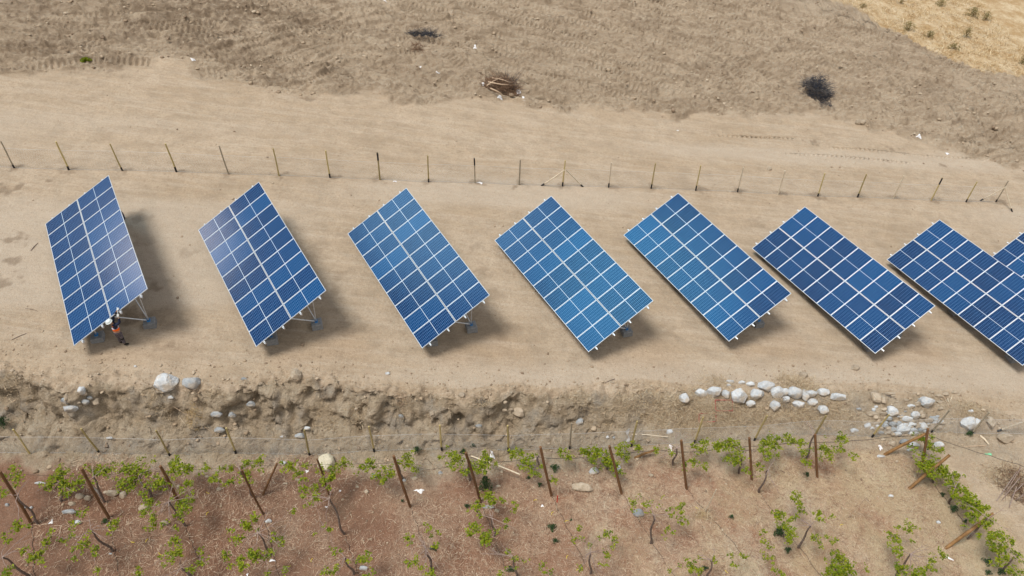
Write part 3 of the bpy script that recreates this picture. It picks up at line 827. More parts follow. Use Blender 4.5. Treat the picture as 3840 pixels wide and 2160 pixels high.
# ------------------------------------------------------------------ vineyard posts
def Z1(x, y): return (x*.375, 905.6+y*.375)
def Z2(x, y): return (603.7+x*.375, 905.6+y*.375)
def Z3(x, y): return (1207.5+x*.375, 905.6+y*.375)
def Z4(x, y): return (1905+x*.375, 905.6+y*.375)
def Z5(x, y): return (1663.6+x*.1979, 925.7+y*.1979)
def Z6(x, y): return (2133.2+x*.1719, 939.2+y*.1719)
vp = [(Z1(210, 1095), Z1(0, 745), 'dark brown vineyard post at the left edge beside a leafy vine'), (Z1(730, 1060), Z1(545, 730), 'dark vineyard post leaning over the stones, second thick post from the left'),
      (Z1(1195, 940), Z1(1075, 710), 'dark vineyard post between two leafy vines, third thick post from the left'), (Z2(155, 1035), Z2(10, 740), 'slim weathered vineyard post left of the red-brown soil patch'),
      (Z2(600, 905), Z2(518, 665), 'vineyard post standing in front of the big pale boulder'), (Z2(1140, 985), Z2(1030, 645), 'brown vineyard post between the pale boulder and the dark green shrub'),
      (Z2(1615, 950), Z2(1515, 620), 'vineyard post standing against the tall dark green shrub'), (Z3(480, 915), Z3(405, 585), 'thick brown vineyard post just left of the long grey boulder'),
      (Z3(950, 895), Z3(868, 575), 'vineyard post wrapped in vine leaves right of the long grey boulder'), (Z3(1385, 865), Z3(1350, 540), 'vineyard post with a crooked bare vine leaning on it, below the red frames'),
      (Z4(-37, 800), Z4(-53, 520), 'vineyard post in the middle of a leafy stretch, below the white boulders'), (Z4(402, 790), Z4(388, 500), 'vineyard post with forked vine trunk right of the leafy stretch'),
      (Z4(1105, 720), Z4(1145, 460), 'dark corner post of the vineyard propped by a slanting pole')]
for i, (b, t, lab) in enumerate(vp):
    g, tp = pole_pts(b, t)
    r = .062 if i not in (3, 4) else .045
    o = pole_mesh(g, tp, r, r*.92, M['wood_brown'], 'vineyard_post', None, 10, .015)
    tag(o, lab, 'post', 'thick posts at the ends of the vine rows')
for (b, t, h, r, mt, nm, lab) in (
        (Z4(858, 632), Z4(1130, 492), 1.75, .075, 'wood_orange', 'brace_pole', 'slanting orange-brown pole propping the corner post at the rubble heap'),
        (Z4(1022, 862), Z4(1290, 635), 1.7, .075, 'wood_orange', 'brace_pole', 'slanting brown pole half hidden by leaves below the corner post'),
        (Z4(1268, 1262), Z4(1585, 1028), 1.7, .075, 'wood_orange', 'brace_pole', 'long slanting brown pole in the right-hand vine row near the bottom'),
        (Z4(1410, 1195), Z4(1600, 1020), 1.45, .03, 'wood_pale', 'stake', 'thin pale stake beside the long slanting brown pole'),
        (Z2(150, 910), Z2(248, 695), None, .05, 'wood_brown', 'leaning_stake', 'dark stake leaning to the right beside the red-brown soil patch'),
        (Z3(1043, 655), Z3(1168, 603), .55, .06, 'wood_orange', 'fallen_post', 'short mossy post fallen against the hose below the lower fence'),
        (Z3(1508, 1020), Z3(1585, 870), None, .03, 'wood_pale', 'stake', 'pale bare stake with a straw tuft at its foot'),
        (Z4(605, 1058), Z4(735, 920), None, .022, 'twig_pale', 'stake', 'thin pale stick standing alone right of the bare vine'),
        (Z3(1020, 498), Z3(1262, 514), .06, .028, 'wood_pale', 'pale_pole', 'pale straight pole lying at the foot of the lower fence'),
        (Z2(1549, 640), Z3(268, 768), .25, .035, 'wood_pale', 'pale_pole', 'pale pole lying in the litter right of the dark green shrub'),
        (Z1(1215, 895), Z1(1110, 760), None, .028, 'wood_pale', 'stake', 'thin pale stake leaning on the third thick post'),
        (Z1(690, 925), Z1(620, 850), .35, .05, 'twig_grey', 'fallen_branch', 'short thick grey branch lying beside the second thick post')):
    g, tp = pole_pts(b, t, h)
    o = pole_mesh(g, tp, r, r*.9, M[mt], nm, None, 8, .02, dig=.05)
    tag(o, lab, 'pole' if 'pole' in nm else 'stake', None)

# hose and trellis wires
def wire(name, pts_px, h, r, mat, label, cat, sub=6, sag=0.0):
    P = [at(px, py, h) for px, py in pts_px]
    pts = []
    for i in range(len(P)-1):
        for k in range(sub):
            t = k/sub; p = P[i].lerp(P[i+1], t); p.z -= sag*4*t*(1-t)
            p.z += math.sin((i+t)*9)*.01; pts.append(p)
    pts.append(P[-1])
    m = MB(); m.tube(pts, r, 5, cap=False); o = m.build(name, M[mat]); return tag(o, label, cat)
wire('irrigation_hose', [Z3(100, 688), Z3(400, 652), Z3(560, 660), Z3(700, 652), Z3(880, 632), Z3(1060, 615), Z3(1200, 603), Z3(1400, 618), Z3(1600, 598), Z3(1790, 580), Z4(200, 560), Z4(400, 552), Z4(640, 541), Z4(900, 515), Z4(1060, 504), Z4(1200, 522), Z4(1400, 592), Z4(1560, 640), Z4(1750, 698), Z4(1900, 760)],
     1.15, .011, 'hose', 'thin black irrigation hose strung along the top of the vine rows', 'hose', sag=.05)
wire('trellis_wire', [Z1(-100, 760), Z1(190, 770), Z1(560, 775), Z1(1080, 745), Z1(1600, 720), Z2(60, 710), Z2(540, 700), Z2(1040, 690), Z2(1250, 735), Z2(1500, 705), Z3(100, 688)],
     1.3, .006, 'hose', 'dark trellis wire joining the left-hand vineyard posts', 'wire', sag=.03)
DRIP = ['running down from the post at the left edge', 'running down from the post over the stones', 'running down from the third thick post', 'passing the red-brown soil patch', 'below the long bare vine under the pale boulder', 'running down from the post right of the pale boulder',
        'running down from the post at the tall green shrub', 'passing the red-topped stake', 'passing the round grey stone', 'passing the pale stake with the straw tuft', 'from the crooked leafless vine past the twisted one', 'under the dense right-hand vine row']
rows = [(Z1(215, 1095), Z1(230, 1449)), (Z1(730, 1060), Z1(800, 1449)), (Z1(1240, 1110), Z1(1330, 1330)), (Z2(155, 1030), Z2(260, 1449)), (Z2(700, 1165), Z2(800, 1449)), (Z2(1140, 985), Z2(1300, 1420)), (Z2(1615, 950), Z3(190, 1449)), (Z3(480, 915), Z3(740, 1430)), (Z3(950, 895), Z3(1300, 1449)), (Z3(1385, 865), Z3(1789, 1340)), (Z4(0, 870), Z4(420, 1449)), (Z4(1110, 720), Z4(1400, 1100))]
for i, (a, b) in enumerate(rows):
    A = at(*a, 1.25); B = at(*b, 1.25); B = A+(B-A)*1.0
    for off in (0,):
        m = MB(); n = 14
        pts = [A.lerp(B, k/n)+Vector((0, 0, .03*math.sin(k*1.3))) for k in range(n+1)]
        # ground-level drip line
        G = []
        for k in range(n+1):
            p = at(*a).lerp(at(*b), k/n); p.z = float(height(p.x, p.y))+.02; p.x += .04*math.sin(k*1.9); G.append(p)
        m.tube(G, .008, 4, cap=False)
        o = m.build('drip_line', M['hose'])
        tag(o, 'dark drip line '+DRIP[i], 'hose', 'drip lines under the vine rows')

# ------------------------------------------------------------------ vines
vines = [('v', (283, 1387), (228, 1333)), ('v', (71, 1446), (6, 1402)), ('v', (467, 1324), (424, 1262)), ('v', (684, 1397), (650, 1340)), ('v', (866, 1342), (829, 1254)), ('v', (1087, 1434), (1072, 1382)), ('v', (1245, 1348), (1237, 1303)),
         ('v', (1485, 1442), (1485, 1389)), ('v', (1637, 1367), (1644, 1296)), ('v', (1693, 1172), (1702, 1127)), ('v', (1909, 1237), (1933, 1181)), ('v', (2008, 1378), (2040, 1322)), ('v', (2254, 1449), (2291, 1393)), ('v', (2027, 1153), (2049, 1093)),
         ('v', (262, 1262), (235, 1200)), ('v', (2350, 1215), (2335, 1160)), ('v', (2389, 1266), (2404, 1224)), ('v', (2434, 1354), (2486, 1303)), ('v', (2525, 1434), (2551, 1400)), ('v', (1526, 1181), (1526, 1146)), ('v', (1356, 1168), (1352, 1146)),
         ('v', (1183, 1209), (1174, 1150)), ('v', (1016, 1206), (994, 1160)), ('v', (640, 1250), (605, 1185)), ('v', (95, 1318), (45, 1245)), ('v', (890, 1445), (868, 1402)), ('v', (1300, 1449), (1290, 1400)), ('v', (480, 1449), (456, 1429)), ('v', (1780, 1460), (1790, 1410)),
         ('v', (1860, 1190), (1865, 1135)), ('v', (155, 1262), (150, 1215)), ('v', (380, 1250), (350, 1195)), ('v', (2080, 1470), (2110, 1440))]
vlabels = ['bare gnarled vine with pale forked canes below the second thick post', 'crooked vine in the bottom left corner', 'vine leaning on the third thick post with a ladder of leaf clumps', 'vine rising from the red-brown soil patch',
           'long bare vine with spreading pale canes below the pale boulder', 'bare dark vine near the bottom, right of the pale boulder', 'small vine tied with red tape below the dark green shrub', 'straight dark vine stump near the bottom middle', 'slim bare vine below the round grey stone',
           'crooked bare vine propped on the post below the red frames', 'crooked leafless vine on the right, above a yellow-green clump', 'twisted leaning vine right of the dark weeds', 'thick forked vine at the bottom, left of the white board', 'forked vine joined to the post right of the leafy stretch',
           'leafy vine beside the second thick post, over the row of stones', 'leafy vine tangled round the corner post', 'dense bright green vine on the right-hand row, between the slanting poles', 'vine under the long slanting brown pole', 'leafy vine in the bottom right corner',
           'vine hung with leaves on the post right of the long grey boulder', 'vine with sparse leaves left of the post by the long grey boulder', 'leafy vine beside the tall dark green shrub', 'leafy vine on the post right of the pale boulder', 'straggling vine on the slim weathered post', 'vine at the far left beside the dark thick post',
           'low vine at the bottom, left of the bare dark vine', 'thin vine at the bottom with few leaves', 'low vine at the bottom with leaves low to the ground', 'leafy vine clump at the bottom right of centre',
           'broad leafy vine in the stretch below the white boulders', 'bushy vine left of the second thick post', 'dense leafy vine left of the third thick post', 'vine with a dense clump at the bottom, left of the forked vine']
C = []
def cl(Z, s):
    for t in s.split():
        a = [float(q) for q in t.split(',')]; x, y = Z(a[0], a[1]); C.append((x, y, a[2]*.375))
cl(Z1, "95,740,35 60,790,35 130,790,35 25,890,35 10,910,20 400,780,70 450,830,60 330,840,45 460,890,35 420,760,40 545,815,45 580,725,20 690,730,60 640,760,35 750,750,20 730,790,15 840,740,45 930,730,70 990,745,35 870,820,60 830,845,40 930,800,30 965,850,20 1060,820,60 1030,850,30 1170,690,50 1200,740,60 1270,735,40 1140,740,30 1240,850,45 1280,920,35 1210,960,45 1250,990,30 960,900,30 1000,960,45 985,1010,40 1020,1060,35 1020,1120,30 1215,1030,45 1100,1100,25 1175,1140,20 1180,1210,40 1150,1300,55 1200,1280,25 1375,735,35 1440,790,40 1490,720,25 1540,730,30 1470,830,20 1550,810,30 1650,780,40 1650,685,25 1710,690,15")
cl(Z1, "130,1100,40 120,1130,30 190,1110,18 45,1210,30 165,1280,30 320,1170,30 300,1220,30 285,1270,25 230,1320,50 275,1350,25 475,1120,30 440,1200,25 485,1180,20 490,1260,22 570,1230,45 640,1275,35 505,1330,22 540,1290,12 765,1095,45 745,1130,20 545,1025,30 40,1430,40 60,1400,20 655,1400,25 930,1430,35 1335,1290,22 1390,1320,15 1300,1400,30 1340,1370,25 1520,1290,35 1600,1205,40 1560,1140,20 1650,1110,35 1700,1060,25 1700,1300,35 1600,1350,35 1550,1390,20 1625,1400,20 25,1165,15")
cl(Z2, "40,685,25 125,695,45 340,710,50 440,700,25 390,770,35 420,800,25 10,760,25 50,800,25 430,870,38 410,900,20 510,860,30 510,915,35 490,955,20 560,715,18 610,730,20 540,745,28 640,750,30 600,790,40 560,790,40 700,700,40 660,720,25 580,850,20 440,985,15 350,1025,25 810,735,25 880,690,40 850,720,30 960,770,50 1000,750,35 920,740,25 1050,690,25 890,790,20 1120,650,35 1140,690,50 1170,740,30 1345,655,20 1430,640,40 1460,680,50 1420,700,30 1500,740,35 1570,700,40 1620,720,45 1660,690,40 1640,640,30 1700,690,20 1660,920,40 1690,950,30 1590,980,45 1610,1040,25 1570,1130,50 1650,1190,40 1530,1165,20 1640,1220,20 1140,1180,30 1140,1230,15 1275,1130,25 1320,1160,20 1280,1185,15 1310,1255,25 600,1155,20 570,1125,12 500,1165,12 90,1050,20 50,1100,35 100,1080,20 130,1135,15 80,1300,40 110,1330,35 160,1310,25 200,1300,30 270,1215,30 215,1215,25 640,1295,25 675,1280,20 820,1340,45 865,1340,15 735,1345,12 585,1420,35 635,1410,30 1170,1335,30 1130,1365,25 1225,1400,20 1280,1430,35 190,1420,20 290,1420,25 320,1390,12 900,1410,15 850,1440,20 10,1380,35 15,1200,15")
cl(Z3, "240,630,45 290,655,40 275,720,25 335,715,25 350,760,25 385,770,25 490,805,25 330,680,30 420,720,20 350,640,25 545,620,30 600,640,35 690,610,30 740,610,45 790,610,45 760,650,30 840,660,40 870,700,35 900,700,45 910,740,35 955,590,45 990,650,30 930,640,30 1060,590,35 840,620,25 770,700,30 1280,625,20 1190,610,25 1380,700,25 1440,680,40 1505,715,25 1475,590,45 1510,555,30 1440,570,25 1600,580,45 1660,570,55 1710,560,40 1740,595,25 1590,560,30 1680,660,45 1730,680,45 1780,740,30 1760,650,30 60,660,25 20,640,25 1030,970,30 1025,1010,15 1130,970,25 1265,1030,30 1360,975,30 1345,1010,25 1355,1080,30 1255,1145,25 1240,1185,10 1070,915,12 1155,945,12 1195,975,12 1220,920,10 1125,1025,12 670,1140,22 850,1155,30 805,1195,12 890,1220,30 635,1210,20 685,1210,15 735,1245,15 830,1290,20 850,1315,20 810,1380,15 850,1365,12 405,1385,18 430,1365,18 480,1430,18 445,1430,15 195,1290,22 230,1330,22 180,1400,12 240,1400,12 300,1345,12 185,1090,28 240,990,28 140,945,28 55,910,40 50,1195,40 120,1150,15 20,1230,15 1685,1305,20 1710,1385,20 1760,1310,25 1430,1350,20 1430,1390,35 1475,1400,30 1480,1330,15 1575,1350,25 1400,1380,15 1345,1380,12 1280,1430,15 660,1410,22 145,1440,20")
cl(Z4, "40,545,30 100,545,50 60,560,30 230,540,50 160,530,25 290,550,30 300,535,20 30,600,35 70,640,40 100,580,30 130,640,20 330,680,35 300,625,25 380,600,18 440,590,30 480,610,40 480,650,30 430,650,20 560,600,30 580,525,40 540,525,20 640,645,30 455,515,12 330,600,20 1060,610,35 1170,510,20 1150,580,35 1140,550,25 1220,600,35 1090,520,30 1080,690,25 1130,690,50 1180,700,60 1150,740,50 1120,730,35 1230,740,45 1260,760,40 1190,780,35 1250,790,20 1310,780,40 1340,770,35 1290,820,40 1270,840,20 1310,900,25 1330,860,40 1380,880,50 1390,930,55 1430,930,50 1450,960,60 1490,990,50 1410,970,45 1460,1030,45 1440,1060,35 1510,1040,35 1480,1000,45 1400,1120,20 1510,1110,25 1540,1100,30 1580,1090,25 1490,1190,25 1560,1180,25 1560,1230,25 1610,1170,45 1600,1210,45 1580,1250,40 1630,1260,30 1690,1210,35 1640,1330,60 1690,1270,30 1750,1310,35 1720,1420,45 1775,1350,20 1690,1410,20 1710,1370,12 250,930,40 280,970,30 300,1010,30 270,1060,25 245,1065,15 410,1030,35 410,1060,20 500,1055,15 150,1035,50 190,1110,40 210,1170,45 215,1210,30 30,1160,22 25,720,25 15,700,20 10,780,10 395,1200,40 420,1245,15 465,1190,18 515,1210,25 80,1245,30 45,1280,15 90,1345,25 60,1340,15 130,1425,30 150,1440,20 520,1280,25 550,1330,35 580,1360,45 610,1385,40 540,1420,70 590,1440,50 490,1420,40 640,1430,25 730,1400,18 1000,1090,18 1025,1120,25 1020,1155,20 970,1135,20 895,1170,30 930,1200,30 940,1220,25 925,1275,35 890,1245,15 970,1280,20 1030,1215,15 930,1120,10 950,1380,30 940,1400,30 1020,1440,60 1090,1430,50 1170,1350,25 1240,1310,35 1180,1320,15 1160,1400,25 1190,1400,15")
def leaf_verts(c, n, s):
    """a folded, lobed vine leaf"""
    n = n.normalized(); a = n.orthogonal().normalized(); ang = random.uniform(0, 6.28)
    q = Quaternion(n, ang); a = q @ a; b = n.cross(a)
    up = n*s*.18
    pts = [c-a*s*.42, c+b*s*.52-a*s*.25+up, c+b*s*.34+a*s*.15+up*.5, c+b*s*.30+a*s*.50+up, c+a*s*.62, c-b*s*.30+a*s*.50+up, c-b*s*.34+a*s*.15+up*.5, c-b*s*.52-a*s*.25+up]
    return pts
def add_cluster(mb, c, r, dens=1.0, size=.078, flat=.55):
    n = int(max(4, 74*(r/.22)**2*dens))
    subs = [Vector((random.gauss(0, 1), random.gauss(0, 1), random.gauss(0, flat)))*r*.50 for _ in range(max(2, int(n/9)))]
    for _ in range(n):
        s = random.choice(subs)
        p = c+s+Vector((random.gauss(0, 1), random.gauss(0, 1), random.gauss(0, .8)))*.055
        nn = Vector((random.gauss(0, .55), random.gauss(0, .55), 1))
        vs = leaf_verts(p, nn, size*random.uniform(.6, 1.15))
        mb.add(vs, [(0, 1, 2, 3, 4), (0, 4, 5, 6, 7)])
assign = {i: [] for i in range(len(vines))}
for (x, y, r) in C:
    d = [math.hypot(x-v[2][0], (y-v[2][1])) for v in vines]
    assign[int(np.argmin(d))].append((x, y, r))
for i, (k, b, t) in enumerate(vines):
    g = at(*b); tp = px_near(g, *t)
    hh = max(.6, min(tp.z-g.z, 1.8)); 
    root = empty('grapevine', g, vlabels[i], 'grapevine', 'grapevines in the vineyard rows')
    m = MB(); n = 7; pts = []
    for j in range(n+1):
        f = j/n; p = g.lerp(tp, f); p += Vector((math.sin(f*7+i)*.05, math.cos(f*6+i*2)*.05, 0))*(1 if 0 < j < n else 0); pts.append(p)
    pts[0] = pts[0]-Vector((0, 0, .1))
    m.tube(pts, [.050-.022*(j/n)+.006*random.random() for j in range(n+1)], 7)
    unparent_space(m.build('trunk', M['bark']), root)
    cm = MB(); lmb = MB()
    cls = assign[i]
    for (x, y, r) in cls:
        h = hh*random.uniform(.85, 1.05) if hh > .9 else 1.2
        p = at(x, y, h); rr = r*m_per_px(p)
        add_cluster(lmb, p, rr)
    # canes: main arms toward the clusters plus thin bare shoots
    nodes = [tp]; ends = [at(x, y, hh*.92) for (x, y, r) in cls]; ends.sort(key=lambda e: (e-tp).length)
    for p in ends:
        q0 = min(nodes, key=lambda e: (e-p).length); L = (p-q0).length
        k = 4 if L > .7 else 2
        pts = [q0]+[q0.lerp(p, t/k)+Vector((random.gauss(0, .04), random.gauss(0, .04), random.gauss(.02, .03))) for t in range(1, k)]+[p]
        r0 = .016 if q0 is tp else .009
        cm.tube(pts, [r0*(1-.55*t/k) for t in range(k+1)], 5); nodes.append(p)
        for _ in range(2):
            e = p+Vector((random.gauss(0, .16), random.gauss(0, .16), random.uniform(-.02, .18))); cm.tube([p, p.lerp(e, .5)+Vector((0, 0, .03)), e], [.005, .004, .002], 4)
    for _ in range(6 if i in (0, 2, 3, 4, 5, 12, 9) else 3):
        a = random.uniform(0, 6.28); L = random.uniform(.25, 1.3)
        e = tp+Vector((math.cos(a)*L, math.sin(a)*L, random.uniform(-.25, .15)))
        mid = tp.lerp(e, .5)+Vector((random.gauss(0, .08), random.gauss(0, .08), .08))
        cm.tube([tp, mid, e], [.016, .010, .004], 5)
        for _ in range(2):
            a2 = a+random.uniform(-.9, .9); e2 = mid+Vector((math.cos(a2), math.sin(a2), random.uniform(-.2, .2)))*L*.45
            cm.tube([mid, e2], [.007, .003], 4)
    unparent_space(cm.build('cane', M['cane']), root)
    if lmb.v: unparent_space(lmb.build('foliage', M['vine_leaf']), root)

# ------------------------------------------------------------------ rocks
def icos(sub):
    t = (1+5**.5)/2
    v = [Vector(p).normalized() for p in ((-1, t, 0), (1, t, 0), (-1, -t, 0), (1, -t, 0), (0, -1, t), (0, 1, t), (0, -1, -t), (0, 1, -t), (t, 0, -1), (t, 0, 1), (-t, 0, -1), (-t, 0, 1))]
    f = [(0, 11, 5), (0, 5, 1), (0, 1, 7), (0, 7, 10), (0, 10, 11), (1, 5, 9), (5, 11, 4), (11, 10, 2), (10, 7, 6), (7, 1, 8), (3, 9, 4), (3, 4, 2), (3, 2, 6), (3, 6, 8), (3, 8, 9), (4, 9, 5), (2, 4, 11), (6, 2, 10), (8, 6, 7), (9, 8, 1)]
    for _ in range(sub):
        c = {}; nf = []
        def mid(a, b):
            k = (min(a, b), max(a, b))
            if k not in c: v.append((v[a]+v[b]).normalized()); c[k] = len(v)-1
            return c[k]
        for a, b, d in f:
            x, y, z = mid(a, b), mid(b, d), mid(d, a)
            nf += [(a, x, z), (b, y, x), (d, z, y), (x, y, z)]
        f = nf
    return v, f
ICO = {k: icos(k) for k in (1, 2, 3)}
def rock_mesh(w, d, h, seed, angular=.6, rot=0, sub=3):
    rr = random.Random(seed)
    v, f = ICO[sub]
    planes = []
    for _ in range(int(5+angular*9)):
        n = Vector((rr.gauss(0, 1), rr.gauss(0, 1), rr.gauss(0, .8))).normalized(); planes.append((n, rr.uniform(.62, .92) if angular > .4 else rr.uniform(.80, .98)))
    out = []
    off = rr.uniform(0, 99)
    from mathutils import noise as mn
    for p in v:
        q = p*(1+.22*mn.noise(p*1.3+Vector((off, 0, 0))))
        for n, dd in planes:
            e = q.dot(n)-dd
            if e > 0: q = q-n*e*.92
        q = q+p*.045*mn.noise(p*5+Vector((0, off, 0)))+p*.02*mn.noise(p*11+Vector((0, 0, off)))
        out.append(q)
    R3 = Matrix.Rotation(rot, 3, 'Z')
    vs = [R3 @ Vector((q.x*w/2, q.y*d/2, q.z*h/2)) for q in out]
    m = MB(); m.add(vs, f, 0, angular < .45); return m
rock_n = [0]
def rock(px, py, w, h, mat='rock_tan', label=None, group=None, ang=.6, tall=.62, tilt=0.0, cat='rock', name='rock'):
    """w, h: size in overview pixels as seen"""
    rock_n[0] += 1; w *= 1.75; h *= 1.7
    p = at(px, py+h*.22)
    k = m_per_px(p)
    W = w*k; vis = h*k           # visible height mixes depth (x .79) and height (x .61)
    Hh = min(vis*.80, W*.75)*tall/.62*.95; D = max(.5*vis, (vis-.45*Hh)/.80)
    m = rock_mesh(W*1.30, D*1.27, Hh*1.6, 100+rock_n[0], min(1, ang+.14), tilt, 3 if w > 22 else (2 if w > 9 else 1))
    o = m.build(name, M[mat]); o.location = (p.x, p.y+D*.05, p.z+Hh*.22)
    tag(o, label, cat, group)
    return o
WG = 'white boulders along the crest'
wb = [(290, 370, 70, 82, 'blocky white boulder standing alone at the left end of the boulder row', .8), (500, 310, 75, 60, 'dusty sand-covered white boulder, second in the boulder row', .6), (660, 285, 98, 82, 'rounded white boulder above and left of the upper red frame', .4),
      (820, 320, 48, 66, 'small upright white boulder between two large round ones', .5), (975, 335, 108, 108, 'largest round white boulder right of the upper red frame', .35), (870, 170, 54, 26, 'flat white stone behind the small upright boulder', .6), (855, 215, 28, 22, 'tiny white stone behind the small upright boulder', .6),
      (1020, 180, 45, 26, 'low dusty white stone behind the largest round boulder', .6), (1130, 205, 54, 38, 'half-buried white stone at the back of the row, with a curved edge', .6), (1205, 320, 92, 76, 'white boulder with a notch, right of the largest one', .6), (1320, 225, 108, 75, 'big flat-topped white boulder at the back of the row', .6),
      (1465, 300, 86, 82, 'slanting split white boulder below the big flat-topped one', .9), (1565, 295, 56, 48, 'small grey-white boulder left of the round double boulder', .5), (1580, 390, 60, 50, 'bluish stone under the small grey-white boulder', .8), (1690, 305, 88, 86, 'round white boulder with a ball-like bulge, near the middle right', .25),
      (1815, 320, 50, 92, 'narrow tall white slab beside the round bulging boulder', .9), (1905, 315, 80, 52, 'white slab with an orange-tinted edge, partly under sand', .8), (2050, 300, 76, 54, 'low rounded white boulder near the right end of the row', .5), (1740, 455, 88, 60, 'sand-capped white boulder in the lower tier', .7),
      (1905, 430, 76, 50, 'bluish white boulder at the right of the lower tier', .8), (1430, 470, 70, 80, 'dust-coated boulder with dry twigs resting on it', .7), (1130, 450, 60, 50, 'small wedge-shaped boulder below the notched one', .8), (2045, 525, 66, 70, 'pointed pale blue boulder above a fence post tip', .95),
      (2250, 355, 112, 50, 'long low white boulder at the right end of the row', .7), (105, 810, 42, 40, 'white stone lying behind the netting, left of the red frames', .7)]
for x, y, w, h, lab, ang in wb:
    X, Y = Z5(x, y); rock(X, Y, w*.1979, h*.1979, 'rock_white', lab, WG, ang)
for x, y, w, h, lab in ((1800, 90, 50, 58, 'lone tan stone on the sand above the white boulder row'), (1510, 108, 26, 18, 'tiny pale stone above the white boulder row'), (2460, 10, 50, 20, 'flat tan stone on the sand below the sixth array')):
    X, Y = Z5(x, y); rock(X, Y, w*.1979, h*.1979, 'rock_tan', lab, None, .7)
RG = 'stones of the rubble heap'
big6 = {(640, 540): 'white oblong boulder on top of the rubble heap', (795, 820): 'large flat grey slab at the bottom of the rubble heap behind the netting', (1150, 410): 'big white boulder standing right of the rubble heap', (410, 330): 'long white and beige stone at the upper left of the rubble heap',
        (1755, 720): 'pale blue boulder behind the netting near the right corner', (1885, 705): 'smaller pale boulder beside the pale blue one behind the netting', (2080, 700): 'tan buried boulder behind the netting at the right', (2300, 935): 'tan boulder with a shaded foot in front of the fence at the right edge',
        (1800, 552): 'small white stone on orange grass above the pale blue boulder', (940, 1040): 'white stone under the slanting orange-brown pole', (1325, 1035): 'white angular stone right of the corner post', (820, 1000): 'grey stone under the slanting orange-brown pole, left of the white one',
        (645, 1025): 'blocky beige stone left of the slanting orange-brown pole', (970, 600): 'split white rock near the top of the rubble heap', (870, 660): 'long pale slab in the middle of the rubble heap', (335, 580): 'beige block at the left end of the rubble heap', (500, 585): 'thin beige slab beside the oblong boulder',
        (85, 835): 'white stone behind the netting left of the rubble heap'}
for t in "410,330,70,115 510,370,45,75 600,290,95,25 652,325,36,24 845,388,60,25 920,473,52,28 1010,440,55,45 1150,410,108,98 1330,330,55,35 1340,415,50,30 1420,300,50,35 640,540,80,105 500,585,85,35 335,580,85,52 530,525,50,35 400,625,40,50 440,700,48,48 280,760,58,52 345,800,40,30 390,735,48,38 795,590,38,42 970,600,72,68 870,660,85,52 1065,570,38,34 1090,620,48,38 1180,680,58,44 1250,655,62,38 1260,715,48,32 1165,745,34,27 1385,720,34,30 1330,785,44,40 795,820,108,88 595,805,44,34 480,865,42,28 930,740,62,42 890,770,48,38 650,740,52,47 700,700,38,32 660,810,34,48 950,830,58,46 1020,760,44,38 1090,760,58,80 1060,830,48,38 915,870,38,30 985,870,38,32 545,760,52,52 740,730,50,45 590,870,40,30 720,880,60,35 1130,830,40,40 600,660,50,40 85,835,60,44 820,1000,68,56 645,1025,58,46 940,1040,95,52 1325,1035,72,68 905,1120,50,30 510,965,42,32 1755,720,112,104 1885,705,48,68 2080,700,76,94 2300,935,104,90 1800,552,38,30 720,420,30,18 760,600,22,20 980,290,40,18 1220,270,40,22 1560,280,40,30".split():
    x, y, w, h = [float(q) for q in t.split(',')]; X, Y = Z6(x, y)
    lab = big6.get((x, y)); g = RG if x < 1420 and y < 950 else None
    if lab is None: lab = 'angular grey and beige stone of the rubble heap by the lower fence' if g else {(1425, 300): ''}.get((x, y), 'small beige stone '+('beside two short pale pegs' if (x, y) == (1560, 280) else 'under the slanting orange-brown pole' if (x, y) == (905, 1120) else 'left of the blocky beige one below the netting' if (x, y) == (510, 965) else 'on the sand above the two short pale pegs'))
    mat = 'rock_white' if (x, y) in ((640, 540), (1150, 410), (920, 473), (940, 1040), (1325, 1035), (1800, 552), (85, 835), (970, 600)) else ('rock_tan' if (y < 650 or x > 2000 or (x, y) in ((645, 1025), (1100, 620))) else random.choice(['rock_grey', 'rock_white', 'rock_tan', 'rock_grey']))
    if (x, y) in ((1755, 720), (1885, 705)): mat = 'rock_white'
    rock(X, Y, w*.1719, h*.1719, mat, lab, g if g else ('small beige stones by the fence' if (x, y) not in big6 else None), .85)
_r2 = random.Random(3)
for _ in range(62):
    x = _r2.gauss(860, 260); y = 720+_r2.gauss(0, 110)+(x-860)*.12; sz = _r2.uniform(20, 44)
    X, Y = Z6(x, y); rock(X, Y, sz*.1719, sz*.8*.1719, _r2.choice(['rock_grey', 'rock_tan', 'rock_tan', 'rock_white']), 'angular grey and beige stone of the rubble heap by the lower fence', RG, .85)
